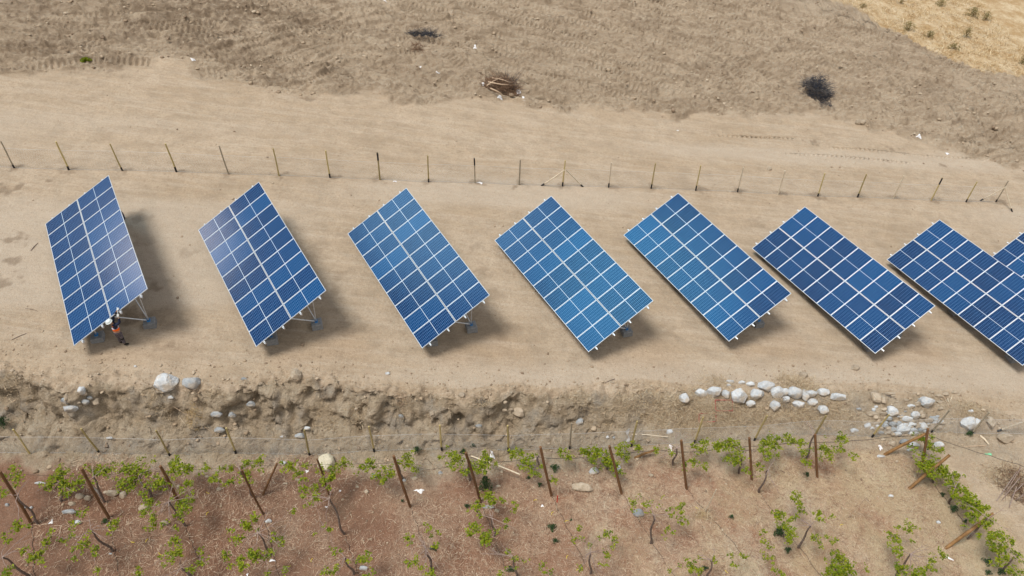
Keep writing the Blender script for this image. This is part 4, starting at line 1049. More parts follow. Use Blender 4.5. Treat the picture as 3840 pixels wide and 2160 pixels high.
for Z, t in ((Z1, "1125,147,80,68,rock_white,.45,huge pale grey boulder on the edge of the eroded bank|1290,147,52,54,rock_grey,.3,round boulder half capped with sand beside the huge pale one|1148,250,20,15,rock_white,.6,small pale stone just below the huge boulder|545,200,28,32,rock_white,.8,blocky light stone at the top of the stone ring on the bank|568,225,18,15,rock_tan,.7,thin stone tucked under the blocky light stone|603,250,17,16,rock_grey,.5,small blue-grey stone in the stone ring on the bank|645,275,26,36,rock_tan,.7,oblong tan stone at the right of the stone ring|450,235,18,36,rock_tan,.7,tan stone at the upper left of the stone ring|445,270,30,26,rock_grey,.9,dark angular stone at the left of the stone ring|478,320,44,30,rock_white,.8,whitest stone at the bottom of the stone ring|570,280,32,22,rock_grey,.7,bluish stone with a sandy top in the stone ring|520,285,22,13,rock_tan,.6,sandy stone in the middle of the stone ring|1636,127,18,14,rock_grey,.6,grey stone lying on the sand right of the sand-capped boulder|1455,362,38,24,rock_grey,.5,flat stone sticking out of the bank below the sand-capped boulder|1558,365,24,22,rock_grey,.6,small blue-grey stone sticking out of the bank|1685,295,30,20,rock_grey,.7,grey stone in a hollow of the bank|735,522,20,12,rock_white,.6,small white stone at the foot of the bank behind the netting|1470,465,34,22,rock_grey,.6,weathered stone low on the bank left of the fourth fence post|910,42,10,10,rock_white,.7,tiny white stone on the sand above the stone ring|535,912,28,24,rock_tan,.8,pointed stone left in the row under the second thick post|592,922,24,24,rock_tan,.8,rounded stone touching the second thick post|710,885,16,14,rock_tan,.7,small stone right of the second thick post|760,888,40,25,rock_tan,.6,largest stone of the row under the second thick post|825,898,22,30,rock_tan,.9,upright wedge stone at the right end of that row|482,963,24,18,rock_tan,.6,dull stone below the row near the second thick post|463,1015,40,22,rock_grey,.6,flat grey stone lying lower left of the second thick post|515,1088,26,20,rock_white,.4,round white stone left of the foot of the second thick post|48,970,16,13,rock_grey,.5,small blue stone at the left edge of the vineyard|162,990,11,12,rock_white,.5,tiny white stone right of the first thick post|210,990,10,12,rock_white,.5,tiny pale stone beside thin wires near the first thick post|965,985,30,32,rock_tan,.5,pale round stone beside the column of leaves|1105,1090,30,28,rock_tan,.6,pale stone among leaves below the third thick post|1200,845,13,12,rock_tan,.5,small stone by the top of the thin pale stake|1470,865,16,16,rock_tan,.5,small stone in the litter under sparse vine leaves|1390,780,20,12,rock_tan,.5,thin flat stone left of the slim weathered post|270,825,36,13,rock_white,.9,flat white slab lying left of the first dense leaf clump|742,1298,11,9,rock_white,.4,tiny round white stone at the foot of the bare gnarled vine|85,70,14,12,rock_tan,.6,tan stone on the sand near the left edge|135,120,11,11,rock_tan,.6,little tan stone above the left end of the bank|1195,255,.1,.1,rock_tan,.5,x"),
             (Z2, "375,90,34,46,rock_tan,.35,rounded tan boulder perched on the bank edge below the second array|992,90,16,13,rock_white,.5,small pale stone on the sand below the third array|75,292,32,22,rock_grey,.6,rounded stone jutting from a hole in the bank|450,455,22,14,rock_white,.6,white stone on the bank above a dark hollow|290,512,20,9,rock_white,.7,flat white stone at the bank foot left of the dark hollow|400,505,30,20,rock_grey,.6,bluish stone inside the dark hollow behind the netting|905,478,22,11,rock_tan,.6,flat pale stone by the top of a fence post below the bank|1290,355,18,22,rock_tan,.6,pale stone stuck in the bank left of the cave|1485,235,24,22,rock_tan,.8,stacked pale stone at the bank edge above the cave|1600,440,20,18,rock_grey,.6,small grey stone right of the cave|1080,375,16,16,rock_grey,.6,grey stone in the bank face below the root ball|780,325,13,12,rock_tan,.6,little tan clod on the bank face|575,684,62,70,rock_cream,.6,huge pale cream boulder half hidden by a vine|290,690,22,20,rock_white,.5,small blue-white stone left of the huge cream boulder|900,775,15,22,rock_white,.6,white stone among vine leaves left of the brown post|1103,805,13,15,rock_grey,.6,small grey stone right of the brown post|1345,755,15,17,rock_grey,.6,small grey stone left of the tall dark shrub|192,1078,19,18,rock_white,.4,round white stone above the red-brown soil patch|390,803,20,10,rock_tan,.6,flat stone under the vine left of the huge cream boulder|305,828,15,9,rock_tan,.6,tan stone in the litter near the leaning stake|788,850,12,11,rock_tan,.6,small tan stone in open litter below the huge cream boulder|850,880,15,17,rock_tan,.8,pointed tan stone in open litter|1665,985,34,17,rock_grey,.6,flat grey stone at the foot of the post by the dark shrub|828,1395,27,20,rock_white,.5,pale stone among leaves at the bottom edge"),
             (Z3, "168,282,15,13,rock_tan,.5,small tan stone left of the slab on the bank|163,335,15,13,rock_tan,.5,small tan clod lower left of the slab on the bank|258,345,40,36,rock_tan,.9,square tan slab lying on the bank with small clods above it|210,330,15,11,rock_tan,.7,small stone touching the square tan slab|670,408,24,30,rock_grey,.8,upright grey block on the bank right of a fence post|528,328,15,11,rock_tan,.5,small clod in the middle of the bank|885,150,13,10,rock_tan,.7,small stone by a stick on the sand|855,515,11,13,rock_white,.7,tiny white stone behind the netting left of the cloth strip|898,520,9,9,rock_grey,.6,tiny grey stone behind the netting left of the cloth strip|460,560,9,9,rock_tan,.6,tiny stone at the netting foot|345,685,20,13,rock_tan,.6,stone under sparse vine leaves left of a brown post|375,660,16,15,rock_tan,.6,little stone touching the top of the hose|767,740,34,27,rock_white,.7,white stone under the leafy vine above the long grey boulder|690,850,68,38,rock_tan,.55,long grey boulder lying in the litter|930,725,19,27,rock_grey,.6,grey stone behind the leafy post|1147,772,16,14,rock_tan,.4,round tan stone in the open litter|972,800,13,9,rock_tan,.5,small stone right of the leafy post|122,845,15,12,rock_tan,.6,small stone right of the tall dark shrub|1063,1025,34,30,rock_grey,.25,round grey stone beside yellow leaves|112,1010,16,15,rock_tan,.5,small dull stone left of the red-topped stake"),
             (Z4, "657,48,25,22,rock_tan,.6,tan stone on the sand between the sixth and seventh arrays|893,910,16,14,rock_white,.5,small round white stone in open litter|935,680,11,11,rock_tan,.5,tiny stone below the slanting orange-brown pole|1213,1088,14,13,rock_white,.5,pale stone beside the dark weeds|825,645,27,13,rock_white,.7,bluish flat stone at the foot of the slanting orange-brown pole|150,115,10,9,rock_tan,.5,tiny stone above the left end of the lower tier of boulders"),
             (lambda x, y: (1703.9+x*.3385, y*.3385), "1345,908,24,20,rock_tan,.5,left one of a pair of round stones at the edge of the churned soil|1377,908,22,20,rock_tan,.5,right one of a pair of round stones at the edge of the churned soil|683,1255,18,14,rock_tan,.7,small tan stone on the track above the fence|1405,760,14,12,rock_tan,.6,small stone on the churned soil right of the black brush")):
    for it in t.split('|'):
        a = it.split(',')
        x, y, w, h = [float(q) for q in a[:4]]
        if w < 1: continue
        X, Y = Z(x, y); k = .3385 if Y < 420 else .375
        rock(X, Y, w*k, h*k, a[4], ','.join(a[6:]), None, float(a[5]))
# small clods and pebbles nobody could count
def scatter_clods():
    v0, f0 = ICO[1]; v0 = np.array([tuple(p) for p in v0]); f0 = np.array(f0)
    V = []; F = []; n = 0
    def put(x, y, s):
        nonlocal n
        sc = np.array([s*rng.uniform(.7, 1.4), s*rng.uniform(.7, 1.3), s*rng.uniform(.4, .8)])
        v = v0*(1+rng.normal(0, .16, (len(v0), 1)))*sc
        a = rng.uniform(0, 6.28); c, s_ = math.cos(a), math.sin(a)
        v = np.stack([v[:, 0]*c-v[:, 1]*s_, v[:, 0]*s_+v[:, 1]*c, v[:, 2]], 1)
        V.append(v+np.array([x, y, 0])); F.append(f0+n); n += len(v0)
        return
    pts = []
    for _ in range(5200):     # churned ground
        x = rng.uniform(-40, 48); y = y_churn(x)+rng.uniform(-.3, 26)
        if gold_mask(x, y) > .4: continue
        if fbm(x*.5, y*.5, 2) < -.05: continue
        pts.append((x, y, min(.16, .035+rng.exponential(.028))))
    for _ in range(700):     # foot and face of the bank
        x = rng.uniform(-24, 26); q = rng.uniform(-3.2, .2); pts.append((x, y_crest(x)+q, min(.12, .02+rng.exponential(.02))))
    for _ in range(1600):      # crest strip
        x = rng.uniform(-26, 28); q = abs(rng.normal(0, 1.0)); pts.append((x, y_crest(x)+q, min(.09, .015+rng.exponential(.012))))
    for _ in range(1300):      # pad and track
        x = rng.uniform(-34, 36); y = rng.uniform(20, 50)
        if y > y_churn(x) or y < y_crest(x)+.5: continue
        pts.append((x, y, min(.08, .014+rng.exponential(.012))))
    for _ in range(1200):      # vineyard
        x = rng.uniform(-19, 20); q = rng.uniform(-10, -2.6); pts.append((x, y_crest(x)+q, min(.06, .015+rng.exponential(.012))))
    P = np.array(pts); Zs = height(P[:, 0], P[:, 1])
    for (x, y, s), z in zip(pts, Zs):
        put(x, y, s); V[-1][:, 2] += z+s*.2
    o = np_mesh('clods', np.concatenate(V), np.concatenate(F), M['clod'])
    tag(o, 'small clods and pebbles strewn over the bare soil', 'pebbles', kind='stuff')
scatter_clods()

# ------------------------------------------------------------------ litter and dry grass (stuff)
def strips(name, X, Y, L, W, mat, lift, up, label, cat, jit=.5, fine=True):
    n = len(X); a = rng.uniform(0, 2*np.pi, n); Z = height(X, Y, fine)
    dx, dy = np.cos(a), np.sin(a)
    bend = rng.normal(0, jit, n)*L
    ux, uy = -dy, dx
    el = rng.uniform(up[0], up[1], n)
    P0 = np.stack([X, Y, Z+lift*rng.random(n)], 1)
    h = np.stack([dx*np.cos(el), dy*np.cos(el), np.sin(el)], 1)
    s = np.stack([ux, uy, np.zeros(n)], 1)
    P1 = P0+h*(L*.5)[:, None]+s*(bend*.25)[:, None]
    P2 = P0+h*L[:, None]+s*(bend)[:, None]; P2[:, 2] -= L*np.maximum(np.sin(el), 0)*.25*rng.random(n)
    w = (W*.5)[:, None]
    t = np.stack([ux, uy, rng.normal(0, .3, n)], 1)
    V = np.stack([P0-t*w, P0+t*w, P1+t*w*.9, P1-t*w*.9, P2+t*w*.35, P2-t*w*.35], 1).reshape(-1, 3)
    b = np.arange(n)[:, None]*6
    F = np.concatenate([b+np.array([0, 1, 2, 3]), b+np.array([3, 2, 4, 5])], 0)
    o = np_mesh(name, V, F, M[mat]); tag(o, label, cat, kind='stuff'); return o
n = 60000
X = rng.uniform(-19, 20, n); Q = rng.uniform(-11, -2.2, n); Y = Q+y_crest(X)
keep = (fbm(X*.6, Y*.6, 3) > rng.uniform(-.55, .35, n)) & (X < np.interp(Y, VR[:, 1], VR[:, 0])+rng.exponential(.5, n))
X, Y = X[keep], Y[keep]; n = len(X)
strips('dry_litter', X, Y, rng.uniform(.07, .34, n), rng.uniform(.005, .013, n), 'litter', .05, (-.05, .35), 'dry prunings, straw and dead leaves matted over the vineyard floor', 'litter', .35)
n = 46000
X = rng.uniform(16, 50, n); Y = rng.uniform(44, 80, n); g = gold_mask(X, Y); keep = (g > .35) & (fbm(X*.9, Y*.9, 3) > rng.uniform(-.5, .2, n)); X, Y = X[keep], Y[keep]; n = len(X)
strips('dry_grass', X, Y, rng.uniform(.15, .50, n), rng.uniform(.018, .045, n), 'grass', .02, (.2, 1.2), 'sun-bleached golden dry grass in the far right field', 'grass', .3)
# patches of dry weeds on the bank and between the boulders
px_list = [(Z5(x, y), r) for x, y, r in ((430, 380, .5), (700, 190, .6), (1650, 190, .6), (1850, 250, .6), (540, 520, .5), (850, 620, .7), (250, 500, .5), (1000, 560, .6), (1500, 560, .5), (1300, 640, .5), (1700, 620, .6), (1900, 620, .6), (2200, 500, .6), (600, 620, .5), (1100, 380, .3))]
px_list += [(Z3(x, y), r) for x, y, r in ((660, 260, .35), (840, 380, .4), (1100, 260, .6), (1200, 330, .6), (1000, 320, .5), (1250, 420, .5), (1400, 420, .6), (1500, 480, .6), (1280, 690, .4), (1500, 1040, .35), (1470, 470, .5))]
px_list += [(Z4(x, y), r) for x, y, r in ((1400, 330, .5), (1460, 340, .4), (250, 150, .5), (330, 400, .5), (560, 430, .6), (1650, 750, .6), (1600, 800, .5))]
px_list += [(Z2(x, y), r) for x, y, r in ((800, 380, .35), (590, 440, .3), (1090, 300, .3), (1620, 290, .3), (530, 360, .3))]
px_list += [(Z1(x, y), r) for x, y, r in ((1300, 370, .35), (1430, 220, .25), (1080, 320, .3), (60, 170, .4))]
XX, YY = [], []
for (p, r) in px_list:
    c = at(*p); k = int(420*r*r/.25)
    XX += list(c.x+rng.normal(0, r*.9, k)); YY += list(c.y+rng.normal(0, r*.5, k))
X = np.array(XX); Y = np.array(YY); n = len(X)
strips('dry_weeds', X, Y, rng.uniform(.08, .34, n), rng.uniform(.006, .014, n), 'weeds', .06, (-.1, 1.0), 'wispy dry weeds caught on the bank and among the boulders', 'dry weeds', .5)

# ------------------------------------------------------------------ shrubs, weeds, brush
def shrub(px, py, wpx, hpx, mat, label, name='shrub', leaf=.05, dens=1.0, stem='twig_grey', h=None, cat='shrub', group=None):
    g = at(px, py+hpx*.35); k = m_per_px(g); rx = wpx*k/2; H = h or hpx*k*.8
    root = empty(name, g, label, cat, group)
    sm = MB()
    for _ in range(9):
        a = random.uniform(0, 6.28); e = g+Vector((math.cos(a)*rx*.8, math.sin(a)*rx*.7, H*random.uniform(.5, .95)))
        sm.tube([g-Vector((0, 0, .03)), g.lerp(e, .5)+Vector((0, 0, H*.15)), e], [.010, .007, .003], 4)
    unparent_space(sm.build('stem', M[stem]), root)
    lm2 = MB(); n = int(min(2600, 260*dens*(rx*rx+H*rx)/.05*.5))
    for _ in range(max(n, 30)):
        a = random.uniform(0, 6.28); r = rx*random.random()**.5*(.7+.4*math.sin(3*a+px)); z = H*random.random()**.8*(1-.5*(r/rx)**2)
        p = g+Vector((math.cos(a)*r, math.sin(a)*r*.8, z)); s = leaf*random.uniform(.5, 1.2)
        d = Vector((random.gauss(0, 1), random.gauss(0, 1), random.gauss(.3, .8))).normalized(); b = d.orthogonal().normalized()
        lm2.add([p-b*s*.35, p+d*s, p+b*s*.35, p-d*s*.4], [(0, 1, 2, 3)])
    unparent_space(lm2.build('foliage', M[mat]), root)
    return root
for (Z, x, y, w, h, lab) in ((Z2, 1648, 800, 95, 175, 'tall dark green shrub behind a leafy vine in the middle of the vineyard'), (Z3, 500, 712, 70, 62, 'dark green shrub right of the post by the long grey boulder'), (Z3, 400, 828, 36, 46, 'small dark weed left of the same post'), (Z3, 325, 785, 32, 28, 'small dark weed by yellow leaves'),
                             (Z3, 483, 1110, 66, 60, 'dark green weed in the litter below the long grey boulder'), (Z3, 610, 1070, 24, 20, 'tiny dark weed in open litter'), (Z3, 505, 1205, 50, 34, 'low dark weed below another in open litter'), (Z3, 205, 1395, 60, 46, 'grey-green weed near the bottom middle'),
                             (Z3, 1685, 1045, 40, 34, 'small dull weed right of the pale bare stake'), (Z3, 1508, 1387, 46, 40, 'deep green weed among yellow leaves near the bottom'), (Z4, 330, 760, 44, 34, 'dark weed left of the forked vine post'), (Z4, 1240, 895, 40, 36, 'small dark weed left of the dense vine row'),
                             (Z4, 1308, 985, 66, 70, 'dark shrub under the dense vine row at the right'), (Z4, 1388, 1072, 28, 50, 'narrow dark weed under the right-hand vine row'), (Z4, 140, 1140, 84, 90, 'blue-green shrub among leaf clumps left of the twisted vine'), (Z4, 200, 1262, 50, 60, 'dull green weed at the foot of the twisted vine'),
                             (Z4, 1540, 1345, 80, 34, 'low grey-green weed strip near the bottom right'), (Z4, 1545, 1418, 50, 40, 'dark weed at the bottom edge left of the leafy corner'), (Z4, 1630, 1410, 60, 54, 'dark weed by the thin branch in the bottom right corner'), (Z4, 1415, 485, 56, 46, 'green weed in front of the pale blue boulder'),
                             (Z2, 1522, 972, 40, 40, 'dark weed left of the post by the tall shrub'), (Z2, 1090, 940, 26, 32, 'tiny dark weed left of the brown post'), (Z2, 1500, 605, 46, 56, 'dark green shrub at the top of the post by the tall shrub'), (Z2, 1300, 1250, 50, 56, 'green weed under the bare dark vine'),
                             (Z1, 710, 1075, 60, 40, 'dark green weed at the foot of the second thick post'), (Z1, 30, 400, 90, 110, 'dark shrub growing from the bank at the left edge'), (Z2, 1565, 570, 36, 22, 'faint green weed behind the netting'), (Z2, 1190, 590, 60, 60, 'dark dead weed behind the netting above a leafy vine')):
    X, Y = Z(x, y); shrub(X, Y, w*.375, h*.375, 'weed', lab, 'weed' if w < 65 else 'shrub', .045, 1.0)
shrub(215, 147, 30, 16, 'vine_leaf', 'single bright green weed on the churned soil at the upper left', 'weed', .08, .8, h=.2)
for px, py, w, h, lab in ((2283, 66, 44, 34, 'olive bush near the left edge of the golden grass'), (2443, 32, 46, 40, 'greenest bush in the golden grass near the top right'), (2478, 40, 34, 34, 'greyish bush right of the greenest one'), (2430, 82, 30, 36, 'thin twiggy bush in the middle of the golden grass'), (2364, 8, 34, 26, 'bush cut by the top edge in the golden grass'),
                          (2266, 4, 18, 12, 'tiny bush at the top edge of the golden grass'), (2337, 86, 36, 24, 'brownish low bush in the golden grass'), (2398, 117, 40, 22, 'yellow-green low bush at the lower edge of the golden grass'), (2570, 150, 26, 40, 'bush cut by the right edge of the photo'), (2170, 14, 26, 14, 'dry low bush near the top corner of the golden grass')):
    shrub(px, py, w*.85, h*.8, 'bush', lab, 'bush', .10, .13, 'twig_brown', None, 'bush', 'bushes in the golden field')
def brush(name, px, py, rx, ry, H, n, mat, label, cat='brush pile', rad=.012, curl=.4, grey=0):
    g = at(px, py); root = empty(name, g, label, cat)
    m = MB()
    for _ in range(n):
        a = random.uniform(0, 6.28); r = random.random()**.6
        p = Vector((g.x+math.cos(a)*rx*r, g.y+math.sin(a)*ry*r, 0)); p.z = float(height(p.x, p.y))+H*random.random()*(1-r*r)
        d = Vector((random.gauss(0, 1), random.gauss(0, .8), random.gauss(0, .45))).normalized(); L = random.uniform(.25, .8)*max(rx, .35)
        q = p+d*L*.5+Vector((random.gauss(0, 1), random.gauss(0, 1), random.gauss(.3, .5)))*L*curl*.3; e = p+d*L
        for v in (q, e): v.z = max(v.z, float(height(v.x, v.y))+.01)
        m.tube([p, q, e], [rad, rad*.7, rad*.3], 3, cap=False)
    unparent_space(m.build('twigs', M[mat]), root)
    if grey:
        m = MB()
        for _ in range(grey):
            a = random.uniform(0, 6.28); r = random.uniform(.3, 1.1)
            p = Vector((g.x+math.cos(a)*rx*r*.7, g.y+math.sin(a)*ry*r*.7, 0)); p.z = float(height(p.x, p.y))+H*.5*random.random()
            e = p+Vector((math.cos(a)*.5+random.gauss(0, .25), math.sin(a)*.5+random.gauss(0, .25), random.uniform(-.1, .5)))
            e.z = max(e.z, float(height(e.x, e.y))+.02); m.tube([p, p.lerp(e, .5)+Vector((0, 0, .06)), e], [.014, .010, .005], 3, cap=False)
        unparent_space(m.build('grey_twigs', M['twig_grey']), root)
    return root, g
b1, g1 = brush('brush_pile', 1262, 222, 1.35, .95, .6, 520, 'twig_brown', 'brown brush pile with pale branches and white bags beside the dirt track', rad=.018)
m = MB()
for p0, p1, p2 in (((1238, 196), (1262, 200), (1285, 208)), ((1228, 206), (1258, 212), (1286, 214)), ((1234, 222), (1252, 230), (1262, 236)), ((1225, 215), (1240, 205), (1262, 194))):
    m.tube([at(*p0, .45), at(*p1, .6), at(*p2, .4)], [.05, .045, .02], 6)
for k, ob in enumerate([m]): unparent_space(ob.build('branch', M['twig_pale']), b1)
m = MB()
for _ in range(180):
    p = at(1275+random.gauss(0, 14), 212+random.gauss(0, 10)); e = p+Vector((random.gauss(0, .4), random.gauss(0, .4), random.uniform(.2, .6)))
    m.tube([p, p.lerp(e, .5), e], [.012, .008, .004], 3, cap=False)
unparent_space(m.build('dark_twigs', M['twig_black']), b1)
brush('brush_pile', 2054, 232, 1.15, 1.35, 1.2, 800, 'twig_black', 'black pile of charred twigs on the churned soil', rad=.015, grey=260)
brush('brush_pile', 2078, 262, .6, .9, .2, 120, 'twig_black', 'thin trail of charred twigs at the foot of the black pile', rad=.012)
brush('brush_pile', 1064, 92, 1.25, .30, .3, 260, 'twig_black', 'long low black brush heap near the top middle', rad=.014)
brush('brush_pile', 1052, 122, .55, .4, .25, 170, 'twig_brown', 'small reddish-brown tuft of roots below the black brush heap', rad=.014)
brush('root_ball', *Z2(1090, 275), .34, .25, .3, 120, 'twig_pale', 'pale tangled root ball hanging on the bank above the netting', 'roots', .006)
brush('root_ball', *Z2(1620, 285), .28, .2, .25, 70, 'twig_grey', 'grey root tangle on the bank right of the cave', 'roots', .006)
brush('root_ball', *Z1(1285, 250), .35, .45, .3, 90, 'twig_pale', 'wispy dead stems hanging below the sand-capped boulder', 'roots', .006)
b, g = brush('straw_bundle', *Z1(1300, 370), .38, .25, .3, 260, 'straw', 'yellow straw bundle lying at the middle of the bank on the left', 'straw', .007, .2)
b, g = brush('stalk_heap', *Z4(1735, 840), .9, 1.0, .35, 320, 'twig_brown', 'heap of long brown stalks at the right edge', 'stalk heap', .012, .2)
m = MB()
for a, bb in (((1605, 945), (1740, 750)), ((1640, 940), (1760, 790)), ((1700, 915), (1789, 825)), ((1690, 990), (1740, 850)), ((1760, 920), (1830, 860)), ((1660, 900), (1770, 720)), ((1730, 940), (1800, 900))):
    m.tube([at(*Z4(*a), .05), at(*Z4((a[0]+bb[0])/2, (a[1]+bb[1])/2), .35), at(*Z4(*bb), .55)], [.016, .022, .02], 5)
unparent_space(m.build('long_stalk', M['cane']), b)
brush('straw_tuft', *Z3(1485, 1045), .3, .22, .2, 150, 'straw', 'straw tuft at the foot of the pale bare stake', 'straw', .005)
brush('twig_pile', *Z3(700*1.0-1670+1500+160, 380), .3, .2, .12, 60, 'twig_grey', 'little heap of grey twigs on the bank by the upright block', 'twigs', .005)
brush('twig_pile', *Z5(1560, 430), .45, .3, .25, 90, 'twig_grey', 'dead twigs caught against the dust-coated boulder', 'twigs', .006)
brush('twig_pile', *Z5(800, 440), .6, .35, .15, 90, 'twig_pale', 'pale dead twigs inside the upper red frame', 'twigs', .006)
# single sticks
for (Z, a, b_, r, mat, lab) in ((Z5, (1400, 560), (1530, 410), .012, 'twig_pale', 'thin pale stick leaning from the dust-coated boulder'), (Z1, (1145, 300), (1460, 510), .009, 'twig_pale', 'long thin pale stem lying across the bank on the left'), (Z1, (1240, 430), (1205, 385), .018, 'wood_pale', 'short pale stick beside the straw bundle'),
                               (Z3, (838, 155), (905, 127), .022, 'bark', 'dark stick on the sand at the crest'), (Z6, (1355, 250), (1500, 520), .014, 'twig_pale', 'thin bent stick right of the rubble heap'), (Z6, (1930, 910), (2060, 1040), .06, 'wood_pale', 'broken pale plank in front of the pale blue boulder'), (Z6, (1700, 1070), (2030, 1055), .014, 'twig_pale', 'thin stick lying by the broken plank'),
                               (Z6, (1460, 360), (1475, 420), .02, 'wood_pale', 'left one of two short pale pegs right of the rubble heap'), (Z6, (1525, 330), (1490, 430), .022, 'wood_pale', 'right one of two short pale pegs right of the rubble heap'), (Z6, (500, 295), (710, 375), .018, 'twig_grey', 'thin grey branch at the top of the rubble heap'),
                               (lambda x, y: (x*.3981, 322+y*.3981), (195, 775), (238, 728), .018, 'bark', 'dark twig on the sand left of the first array'), (lambda x, y: (x*.3981, 322+y*.3981), (75, 1338), (168, 1298), .015, 'bark', 'straight dark stick on the sand below the first array'), (lambda x, y: (x*.3981, 322+y*.3981), (160, 1140), (240, 1158), .010, 'bark', 'thin curved twig left of the first array'),
                               (Z4, (595, 1415), (640, 1440), .02, 'twig_pale', 'short pale stick near the bottom right of centre'), (Z4, (1260, 1320), (1315, 1345), .05, 'white_plastic', 'white board lying in the litter near the bottom right'), (Z4, (1390, 580), (1530, 576), .016, 'twig_pale', 'pale stick lying on sand near the right edge'),
                               (Z2, (1325, 800), (1362, 752), .008, 'twig_pale', 'thin straw stick right of the brown post'), (Z3, (595, 1270), (680, 1345), .010, 'cane', 'thin branch lying in the litter near the bottom middle')):
    p = at(*Z(*a), r*.6); q = at(*Z(*b_), r*.6); mid = p.lerp(q, .5)+Vector((random.gauss(0, .02), random.gauss(0, .02), .02))
    m = MB(); m.tube([p, mid, q], [r, r*.95, r*.7], 6)
    o = m.build('stick' if 'plank' not in lab and 'board' not in lab else 'board', M[mat]); tag(o, lab, 'stick' if 'plank' not in lab and 'board' not in lab else 'board')

# ------------------------------------------------------------------ litter of plastic and cloth
def bag(px, py, w, h, label, mat='white_plastic', name='plastic_bag', cat='plastic bag', lift=.12):
    c = at(px, py+h*.2); k = m_per_px(c); W = max(w*k, .07); D = max(h*k/.9, .07)
    nu, nv = 9, 9; vs = []; fs = []
    sd_ = px*.37+py*.91
    for i in range(nu):
        for j in range(nv):
            u = i/(nu-1)*2-1; v = j/(nv-1)*2-1
            rr = math.hypot(u, v); ang = math.atan2(v, u); lim = .65+.35*math.sin(ang*3+sd_)*.7+.15*math.sin(ang*7+sd_*2)
            s = min(1, lim/max(rr, 1e-3)) if rr > lim else 1
            u *= s; v *= s
            x = c.x+u*W*.62; y = c.y+v*D*.62
            z = float(height(x, y))+.012+max(0, (1-rr))*lift*min(1, W*2)+abs(float(vnoise(u*3+sd_, v*3)))*.35*lift*min(1.5, W*3)
            vs.append((x, y, z))
    for i in range(nu-1):
        for j in range(nv-1): fs.append((i*nv+j, (i+1)*nv+j, (i+1)*nv+j+1, i*nv+j+1))
    m = MB(); m.add(vs, fs, 0, False); o = m.build(name, M[mat])
    so = o.modifiers.new('thickness', 'SOLIDIFY'); so.thickness = .004
    return tag(o, label, cat)
for px, py, w, h, lab in ((1195, 118, 9, 16, 'white rag on the churned soil above the brown brush pile'), (1058, 170, 6, 6, 'tiny white scrap on the churned soil, left one of two'), (1100, 181, 11, 8, 'white scrap on the churned soil, right one of two'), (485, 148, 11, 9, 'white scrap at the edge of the churned soil on the left'),
                          (966, 3, 11, 6, 'white bag at the top edge'), (1216, 210, 9, 12, 'white bag at the left end of the brown brush pile'), (1302, 231, 15, 14, 'white bag at the right end of the brown brush pile'), (1316, 249, 12, 12, 'crumpled white bag below the brown brush pile'), (1258, 245, 13, 7, 'dirty white bag under the brown brush pile'),
                          (2312, 342, 16, 8, 'long white plastic strip on the right side of the track'), (2383, 386, 12, 8, 'white plastic scrap near the right end of the upper fence'), (1705, 328, 6, 4, 'tiny white scrap at the upper middle right'), (1208, 460, 16, 6, 'white plastic sheet at the foot of the black-topped post'), (994, 456, 10, 5, 'white scrap beside a fence post left of middle')):
    bag(px, py, w, h, lab)
for Z, x, y, w, h, lab in ((Z2, 1205, 875, 66, 30, 'crumpled clear plastic bag in the litter right of the brown post'), (Z2, 1692, 632, 36, 42, 'white torn bag on the bank foot right of the dark green shrub'), (Z3, 315, 372, 40, 26, 'white bag on the bank beside the square tan slab'),
                           (Z3, 1270, 480, 34, 28, 'round white bag behind the netting at the end of the pale pole'), (Z3, 1280, 578, 24, 54, 'white bag hanging by the crooked bare vine'), (Z3, 815, 632, 34, 20, 'pale bag among leaves on the leafy post'), (Z1, 345, 1080, 22, 36, 'greyish plastic strip lying in the litter between the first two thick posts'),
                           (Z2, 215, 1342, 44, 18, 'white scrap under the vine by the red-brown patch'), (Z2, 580, 985, 20, 9, 'small white rectangle right of the red-brown patch'), (Z4, 825, 583, 26, 34, 'white scrap left of the slanting orange-brown pole'), (Z2, 450, 745, 24, 18, 'whitish scrap left of the huge cream boulder'), (Z2, 50, 1436, 14, 20, 'white scrap at the bottom edge on the left'),
                           (Z3, 418, 975, 20, 18, 'tiny white scrap left of the red-topped stake'), (Z2, 673, 876, 14, 14, 'white tag on a twig right of the leafy post'), (Z6, 480, 1080, 45, 60, 'white scrap below the rubble heap')):
    X, Y = Z(x, y); k = .375 if Z != Z6 else .1719
    bag(X, Y, w*k, h*k, lab, lift=.05)
bag(*Z4(1550, 630), 20, 7, 'green plastic scrap beside the hose near the right edge', 'green_plastic', 'plastic_scrap', 'plastic scrap', .03)
# cloth strip hanging on the netting
p0 = at(*Z3(990, 560)); m = MB(); vs = []; fs = []
for i in range(14):
    t = i/13; c = p0+Vector((.05*math.sin(t*7)-.08*t, .05+.03*math.sin(t*5), .05+1.12*t)); w = .05+.025*math.sin(t*9+1)
    vs += [c+Vector((-w, .02*math.sin(t*11), 0)), c+Vector((w, -.02*math.sin(t*13), 0))]
fs = [(2*i, 2*i+1, 2*i+3, 2*i+2) for i in range(13)]
m.add(vs, fs); o = m.build('cloth_strip', M['white_plastic']); o.modifiers.new('thickness', 'SOLIDIFY').thickness = .004
tag(o, 'white cloth strip hanging on the netting left of the pale pole', 'cloth strip')
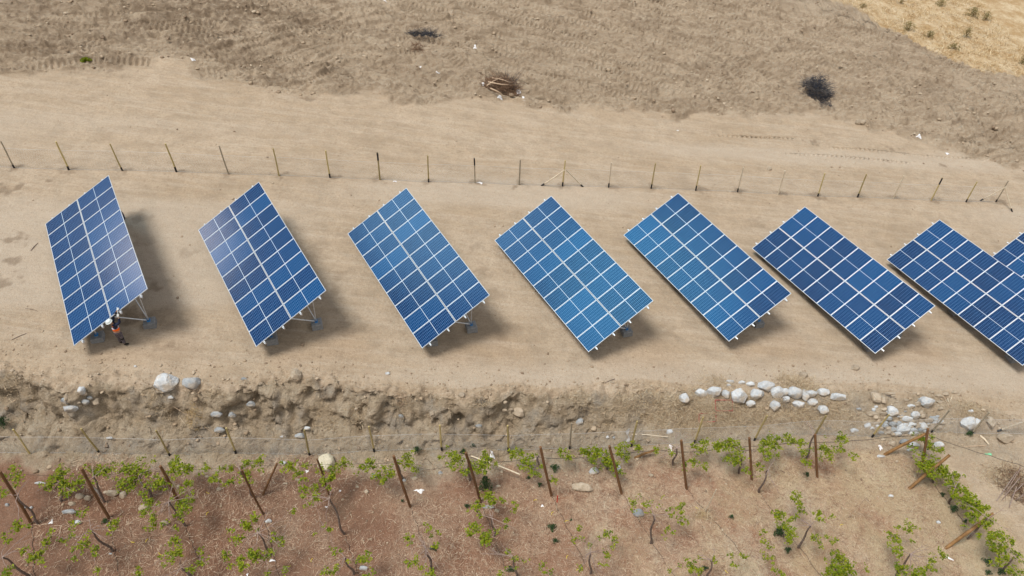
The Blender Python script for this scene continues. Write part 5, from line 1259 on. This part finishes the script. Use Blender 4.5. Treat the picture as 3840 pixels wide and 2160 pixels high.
# yellow ties in the litter
TIES = ['in litter below the flat stone by the slim weathered post', 'in open litter left of the slim weathered post, lower of two', 'left one of a close pair below the column of leaves', 'right one of a close pair below the column of leaves', 'beside leaves in the bottom left quarter, below the close pair', 'at the foot of the second thick post',
        'at the foot of the post at the left edge', 'beside the vine in the bottom left corner', 'below the red-brown soil patch, near the bottom edge', 'left of the red-topped stake', 'below the red-topped stake', 'between the red-topped stake and the dark weed', 'left of the straight dark vine stump', 'right of the straight dark vine stump, at the bottom edge',
        'left of the pale stake with the straw tuft', 'left of the thin pale stick standing alone', 'among leaves at the bottom edge right of the deep green weed']
for i, (Z, x, y) in enumerate(((Z1, 1395, 890), (Z1, 1392, 1030), (Z1, 890, 1220), (Z1, 985, 1213), (Z1, 1075, 1300), (Z1, 740, 1140), (Z1, 218, 1055), (Z1, 120, 1270), (Z2, 482, 1343), (Z3, 372, 942), (Z3, 485, 1028), (Z3, 580, 1082), (Z3, 585, 1322), (Z3, 660, 1410), (Z3, 1458, 992), (Z4, 565, 1107), (Z3, 1655, 1420))):
    p = at(*Z(x, y), .02); m = MB(); a = random.uniform(0, 3.1); d = Vector((math.cos(a), math.sin(a), 0)); q = Vector((-d.y, d.x, 0))
    m.tube([p-d*.08, p+q*.03+Vector((0, 0, .02)), p+d*.09], .012, 5); o = m.build('plastic_tie', M['yellow'])
    tag(o, 'small yellow plastic tie '+TIES[i], 'plastic tie', 'yellow ties in the litter')

# ------------------------------------------------------------------ red frames, red-topped stake
def red_frame(corners, label, hgt):
    P = [at(*Z5(*c), h) for c, h in zip(corners, hgt)]
    root = empty('metal_frame', P[3], label, 'metal frame')
    for i in range(4):
        m = MB(); m.tube([P[i], P[(i+1) % 4]], .022, 6); unparent_space(m.build('frame_bar', M['red_paint']), root)
    m = MB()
    for t in (.25, .5, .75):
        m.tube([P[0].lerp(P[1], t), P[3].lerp(P[2], t)], .004, 4)
    unparent_space(m.build('mesh_wire', M['twig_grey']), root)
red_frame(((685, 408), (905, 408), (905, 545), (695, 545)), 'upper of two rectangular red metal frames lying below the white boulders', (.12, .12, .06, .06))
red_frame(((480, 580), (690, 575), (700, 680), (478, 690)), 'lower rusty red metal frame lying half hidden in dry weeds', (.05, .05, .04, .04))
root = empty('marker_stake', at(*Z3(515, 1010)), 'thin stake with a bright red tip left of the long grey boulder', 'stake')
g = at(*Z3(512, 1015)); t = px_near(g, *Z3(526, 850)); m = MB(); m.tube([g, t], .014, 6); unparent_space(m.build('shaft', M['wood_pale']), root)
m = MB(); m.tube([g.lerp(t, .38), g.lerp(t, .66)], .024, 6); unparent_space(m.build('red_band', M['red_bright']), root)

# ------------------------------------------------------------------ worker
def skin(name, chains, mat, parent, sub=2):
    """chains: list of [(point, radius), ...]; points shared by identity (same tuple) are welded"""
    vs = []; rad = []; es = []; idx = {}
    for ch in chains:
        prev = None
        for p, r in ch:
            k = (round(p[0], 4), round(p[1], 4), round(p[2], 4))
            if k not in idx: idx[k] = len(vs); vs.append(p); rad.append(r)
            i = idx[k]
            if prev is not None and prev != i: es.append((prev, i))
            prev = i
    me = bpy.data.meshes.new(name); me.from_pydata(vs, es, []); me.materials.append(mat)
    o = bpy.data.objects.new(name, me); col.objects.link(o)
    md = o.modifiers.new('skin', 'SKIN'); md.use_smooth_shade = True
    for i, r in enumerate(rad):
        rr = r if hasattr(r, '__len__') else (r, r)
        me.skin_vertices[0].data[i].radius = rr
    me.skin_vertices[0].data[0].use_root = True
    sb = o.modifiers.new('sub', 'SUBSURF'); sb.levels = sub; sb.render_levels = sub
    unparent_space(o, parent)
    return o
M['skin'] = mottled('skin', (.34, .19, .12), (.42, .25, .17), 9, .6, .001)
M['navy'] = mottled('navy_cloth', (.008, .013, .035), (.020, .028, .060), 14, .85, .006)
M['orange'] = mottled('orange_vest', (.95, .12, .004), (1.0, .18, .006), 8, .7, .006)
M['reflective'] = mottled('reflective_tape', (.45, .46, .60), (.60, .60, .70), 8, .5, .002)
M['trouser'] = mottled('grey_trousers', (.050, .042, .052), (.17, .15, .17), 12, .9, .006)
M['helmet'] = mottled('white_helmet', (.62, .70, .70), (.72, .78, .78), 5, .4, .001)
M['boot'] = mottled('black_boot', (.008, .008, .008), (.02, .018, .016), 10, .7, .004)
M['glove'] = mottled('pale_glove', (.50, .52, .52), (.62, .62, .60), 10, .8, .003)
M['hair'] = mottled('dark_hair', (.006, .005, .005), (.02, .015, .012), 10, .7, .004)
def zw(x, y): return ((300+x/6.037)/1.4907, (1100+y/6.037)/1.4907)     # from the close crop of the worker
gf = at(*zw(1040, 1165)); gz = gf.z
def P3(x, y, h): v = px_at(*zw(x, y), gz+h); return (v.x, v.y, v.z)
def mixp(a, b, t): return tuple(a[i]+(b[i]-a[i])*t for i in range(3))
pel = P3(838, 880, 1.02); hipL = P3(803, 890, .98); hipR = P3(883, 880, .97)
waist = P3(818, 812, 1.16); chest = P3(780, 727, 1.43); neckb = P3(733, 685, 1.58); head = P3(664, 655, 1.73)
shL = P3(740, 650, 1.56); shR = P3(808, 722, 1.50)
elL = P3(752, 512, 1.82); wrL = P3(828, 410, 2.08); haL = P3(848, 375, 2.15)
elR = P3(898, 660, 1.62); wrR = P3(875, 560, 1.84); haR = P3(863, 517, 1.93)
knL = P3(880, 990, .52); knR = P3(950, 1010, .52); anL = P3(920, 1105, .10); anR = P3(1020, 1150, .10)
gL = Vector(anL); toeL = P3(965, 1112, .04); toeR = P3(1115, 1140, .04)
wk = empty('person', gf, 'worker in white helmet and orange vest reaching up to the first array', 'person')
# flatten: fingers
def fingers(hand, wrist, axis_out, mat_parent):
    h = Vector(hand); d = (h-Vector(wrist)).normalized(); s = d.cross(Vector(axis_out)).normalized(); n = d.cross(s).normalized(); ch = []
    for k, (o_, L) in enumerate(((-.033, .060), (-.011, .072), (.011, .068), (.032, .052))):
        b = h+s*o_; ch.append([(hand, .030), (tuple(b+d*.03), .011), (tuple(b+d*(.03+L*.55)+n*.012), .009), (tuple(b+d*(.03+L*.75)+n*.04), .008)])
    ch.append([(hand, .030), (tuple(h-s*.045+d*.0), .012), (tuple(h-s*.05+d*.045+n*.03), .009)])
    return ch
body = skin('body', [[(pel, .115), (waist, (.12, .10)), (chest, (.16, .12)), (neckb, .065), (mixp(neckb, head, .45), .058), (head, (.085, .10)), (mixp(neckb, head, 1.3), .065)], [(chest, (.16, .12)), (shL, .06), (elL, .045), (wrL, .030), (haL, .030)],
                     [(chest, (.16, .12)), (shR, .06), (elR, .045), (wrR, .030), (haR, .030)], [(pel, .115), (hipL, .09), (knL, .062), (anL, .042), (toeL, .035)], [(pel, .115), (hipR, .09), (knR, .062), (anR, .042), (toeR, .035)]]
            + fingers(haL, wrL, (0, 0, 1), None)+fingers(haR, wrR, (0, 0, 1), None), M['skin'], wk, 1)
skin('jacket', [[(waist, (.135, .115)), (chest, (.18, .135)), (neckb, .085)], [(chest, (.18, .135)), (shL, .080), (elL, .062), (wrL, .045)], [(chest, (.18, .135)), (shR, .080), (elR, .062), (wrR, .045)]], M['navy'], wk)
skin('vest', [[(mixp(pel, waist, .45), (.150, .130)), (waist, (.160, .135)), (mixp(waist, chest, .45), (.172, .142))]], M['orange'], wk)
skin('vest', [[(mixp(chest, neckb, -.05), (.186, .140)), (mixp(chest, neckb, .7), (.130, .108))]], M['orange'], wk)
skin('reflective_band', [[(mixp(waist, chest, .42), (.182, .150)), (mixp(waist, chest, .60), (.184, .150))]], M['reflective'], wk)
skin('trousers', [[(mixp(pel, waist, .3), (.140, .120)), (pel, .140), (hipL, .112), (knL, .085), (mixp(knL, anL, .85), .070)], [(pel, .140), (hipR, .112), (knR, .085), (mixp(knR, anR, .85), .070)]], M['trouser'], wk)
skin('knee_patch', [[(mixp(hipR, knR, .8), .096), (mixp(knR, anR, .25), .086)]], M['boot'], wk)
skin('boot', [[(mixp(knL, anL, .8), .066), (anL, .060), (toeL, .045)]], M['boot'], wk)
skin('boot', [[(mixp(knR, anR, .8), .066), (anR, .060), (toeR, .045)]], M['boot'], wk)
skin('hair', [[(mixp(neckb, head, .75), (.088, .095)), (mixp(neckb, head, .95), (.092, .105))]], M['hair'], wk)
hv = Vector(head); up = (hv-Vector(neckb)).normalized(); up = (up+Vector((0, 0, 1.2))).normalized()
m = MB(); a = up.orthogonal().normalized(); b = up.cross(a)
rings = [(.155, -.005), (.150, .0), (.128, .008), (.125, .05), (.105, .095), (.065, .125), (.0, .135)]
vs = []; fs = []
for r, z in [(q[0]*.86, q[1]*.9) for q in rings]:
    for k in range(20): vs.append(hv+up*(z+.035)+(a*math.cos(k*math.pi/10)*1.12+b*math.sin(k*math.pi/10))*max(r, .002))
for i in range(len(rings)-1):
    for k in range(20): fs.append((i*20+k, i*20+(k+1) % 20, (i+1)*20+(k+1) % 20, (i+1)*20+k))
m.add(vs, fs, 0, True); m.tube([hv+up*.10-a*.14, hv+up*.168, hv+up*.10+a*.14], .012, 6)
unparent_space(m.build('helmet', M['helmet']), wk)
for hnd, wr in ((haL, wrL), (haR, wrR)):
    skin('glove', [[(mixp(hnd, wr, .6), .042), (hnd, (.048, .038))]]+[c[:] for c in [[(q[0], q[1]+.005) for q in ch] for ch in fingers(hnd, wr, (0, 0, 1), None)]], M['glove'], wk, 1)
# spanner in the hands: a thing of its own
tl = empty('spanner', haR, 'long pale steel spanner held between the hands of the worker by the first array', 'spanner')
q0 = Vector(haR)-(Vector(haL)-Vector(haR)).normalized()*.06; q1 = Vector(haL)+(Vector(haL)-Vector(haR)).normalized()*.05
m = MB(); m.tube([q0, q1], .014, 8); unparent_space(m.build('handle', M['alu']), tl)
m = MB(); m.tube([q1, q1+Vector((.05, .03, .02))], .024, 8); m.tube([q1, q1+Vector((-.02, .04, .04))], .020, 8); unparent_space(m.build('jaw', M['alu']), tl)
# second worker, mostly hidden behind the high edge of the first array
gs_ = at(325, 573)
w2 = empty('person', gs_, 'crouching person in dark clothing, mostly hidden behind the first array\'s high edge', 'person')
def Q3(dx, dy, h): return (gs_.x+dx, gs_.y+dy, gs_.z+h)
pp = Q3(-.15, 0, .48); ww = Q3(-.12, .0, .66); cc = Q3(-.22, -.02, .90); nn_ = Q3(-.32, -.02, 1.04); hd = Q3(-.42, -.02, 1.16)
kl = Q3(-.50, .16, .52); kr = Q3(-.50, -.18, .50); al = Q3(-.28, .16, .08); ar = Q3(-.28, -.18, .08)
sl = Q3(-.24, .19, .95); sr = Q3(-.24, -.21, .95); el2 = Q3(-.50, .24, .88); er2 = Q3(-.50, -.26, .88); hl2 = Q3(-.66, .15, 1.05); hr2 = Q3(-.66, -.15, 1.05)
skin('body', [[(pp, .12), (ww, .12), (cc, (.16, .12)), (nn_, .06), (hd, (.085, .1))], [(cc, (.16, .12)), (sl, .06), (el2, .045), (hl2, .034)], [(cc, (.16, .12)), (sr, .06), (er2, .045), (hr2, .034)], [(pp, .12), (kl, .07), (al, .045), (Q3(-.42, .16, .04), .035)], [(pp, .12), (kr, .07), (ar, .045), (Q3(-.42, -.18, .04), .035)]]+fingers(hl2, el2, (0, 0, 1), None)+fingers(hr2, er2, (0, 0, 1), None), M['skin'], w2, 1)
skin('jacket', [[(pp, .14), (ww, .145), (cc, (.185, .14)), (nn_, .085)], [(cc, (.185, .14)), (sl, .08), (el2, .062), (mixp(el2, hl2, .8), .046)], [(cc, (.185, .14)), (sr, .08), (er2, .062), (mixp(er2, hr2, .8), .046)]], M['navy'], w2)
skin('trousers', [[(pp, .15), (kl, .09), (al, .07)], [(pp, .15), (kr, .09), (ar, .07)]], M['navy'], w2)
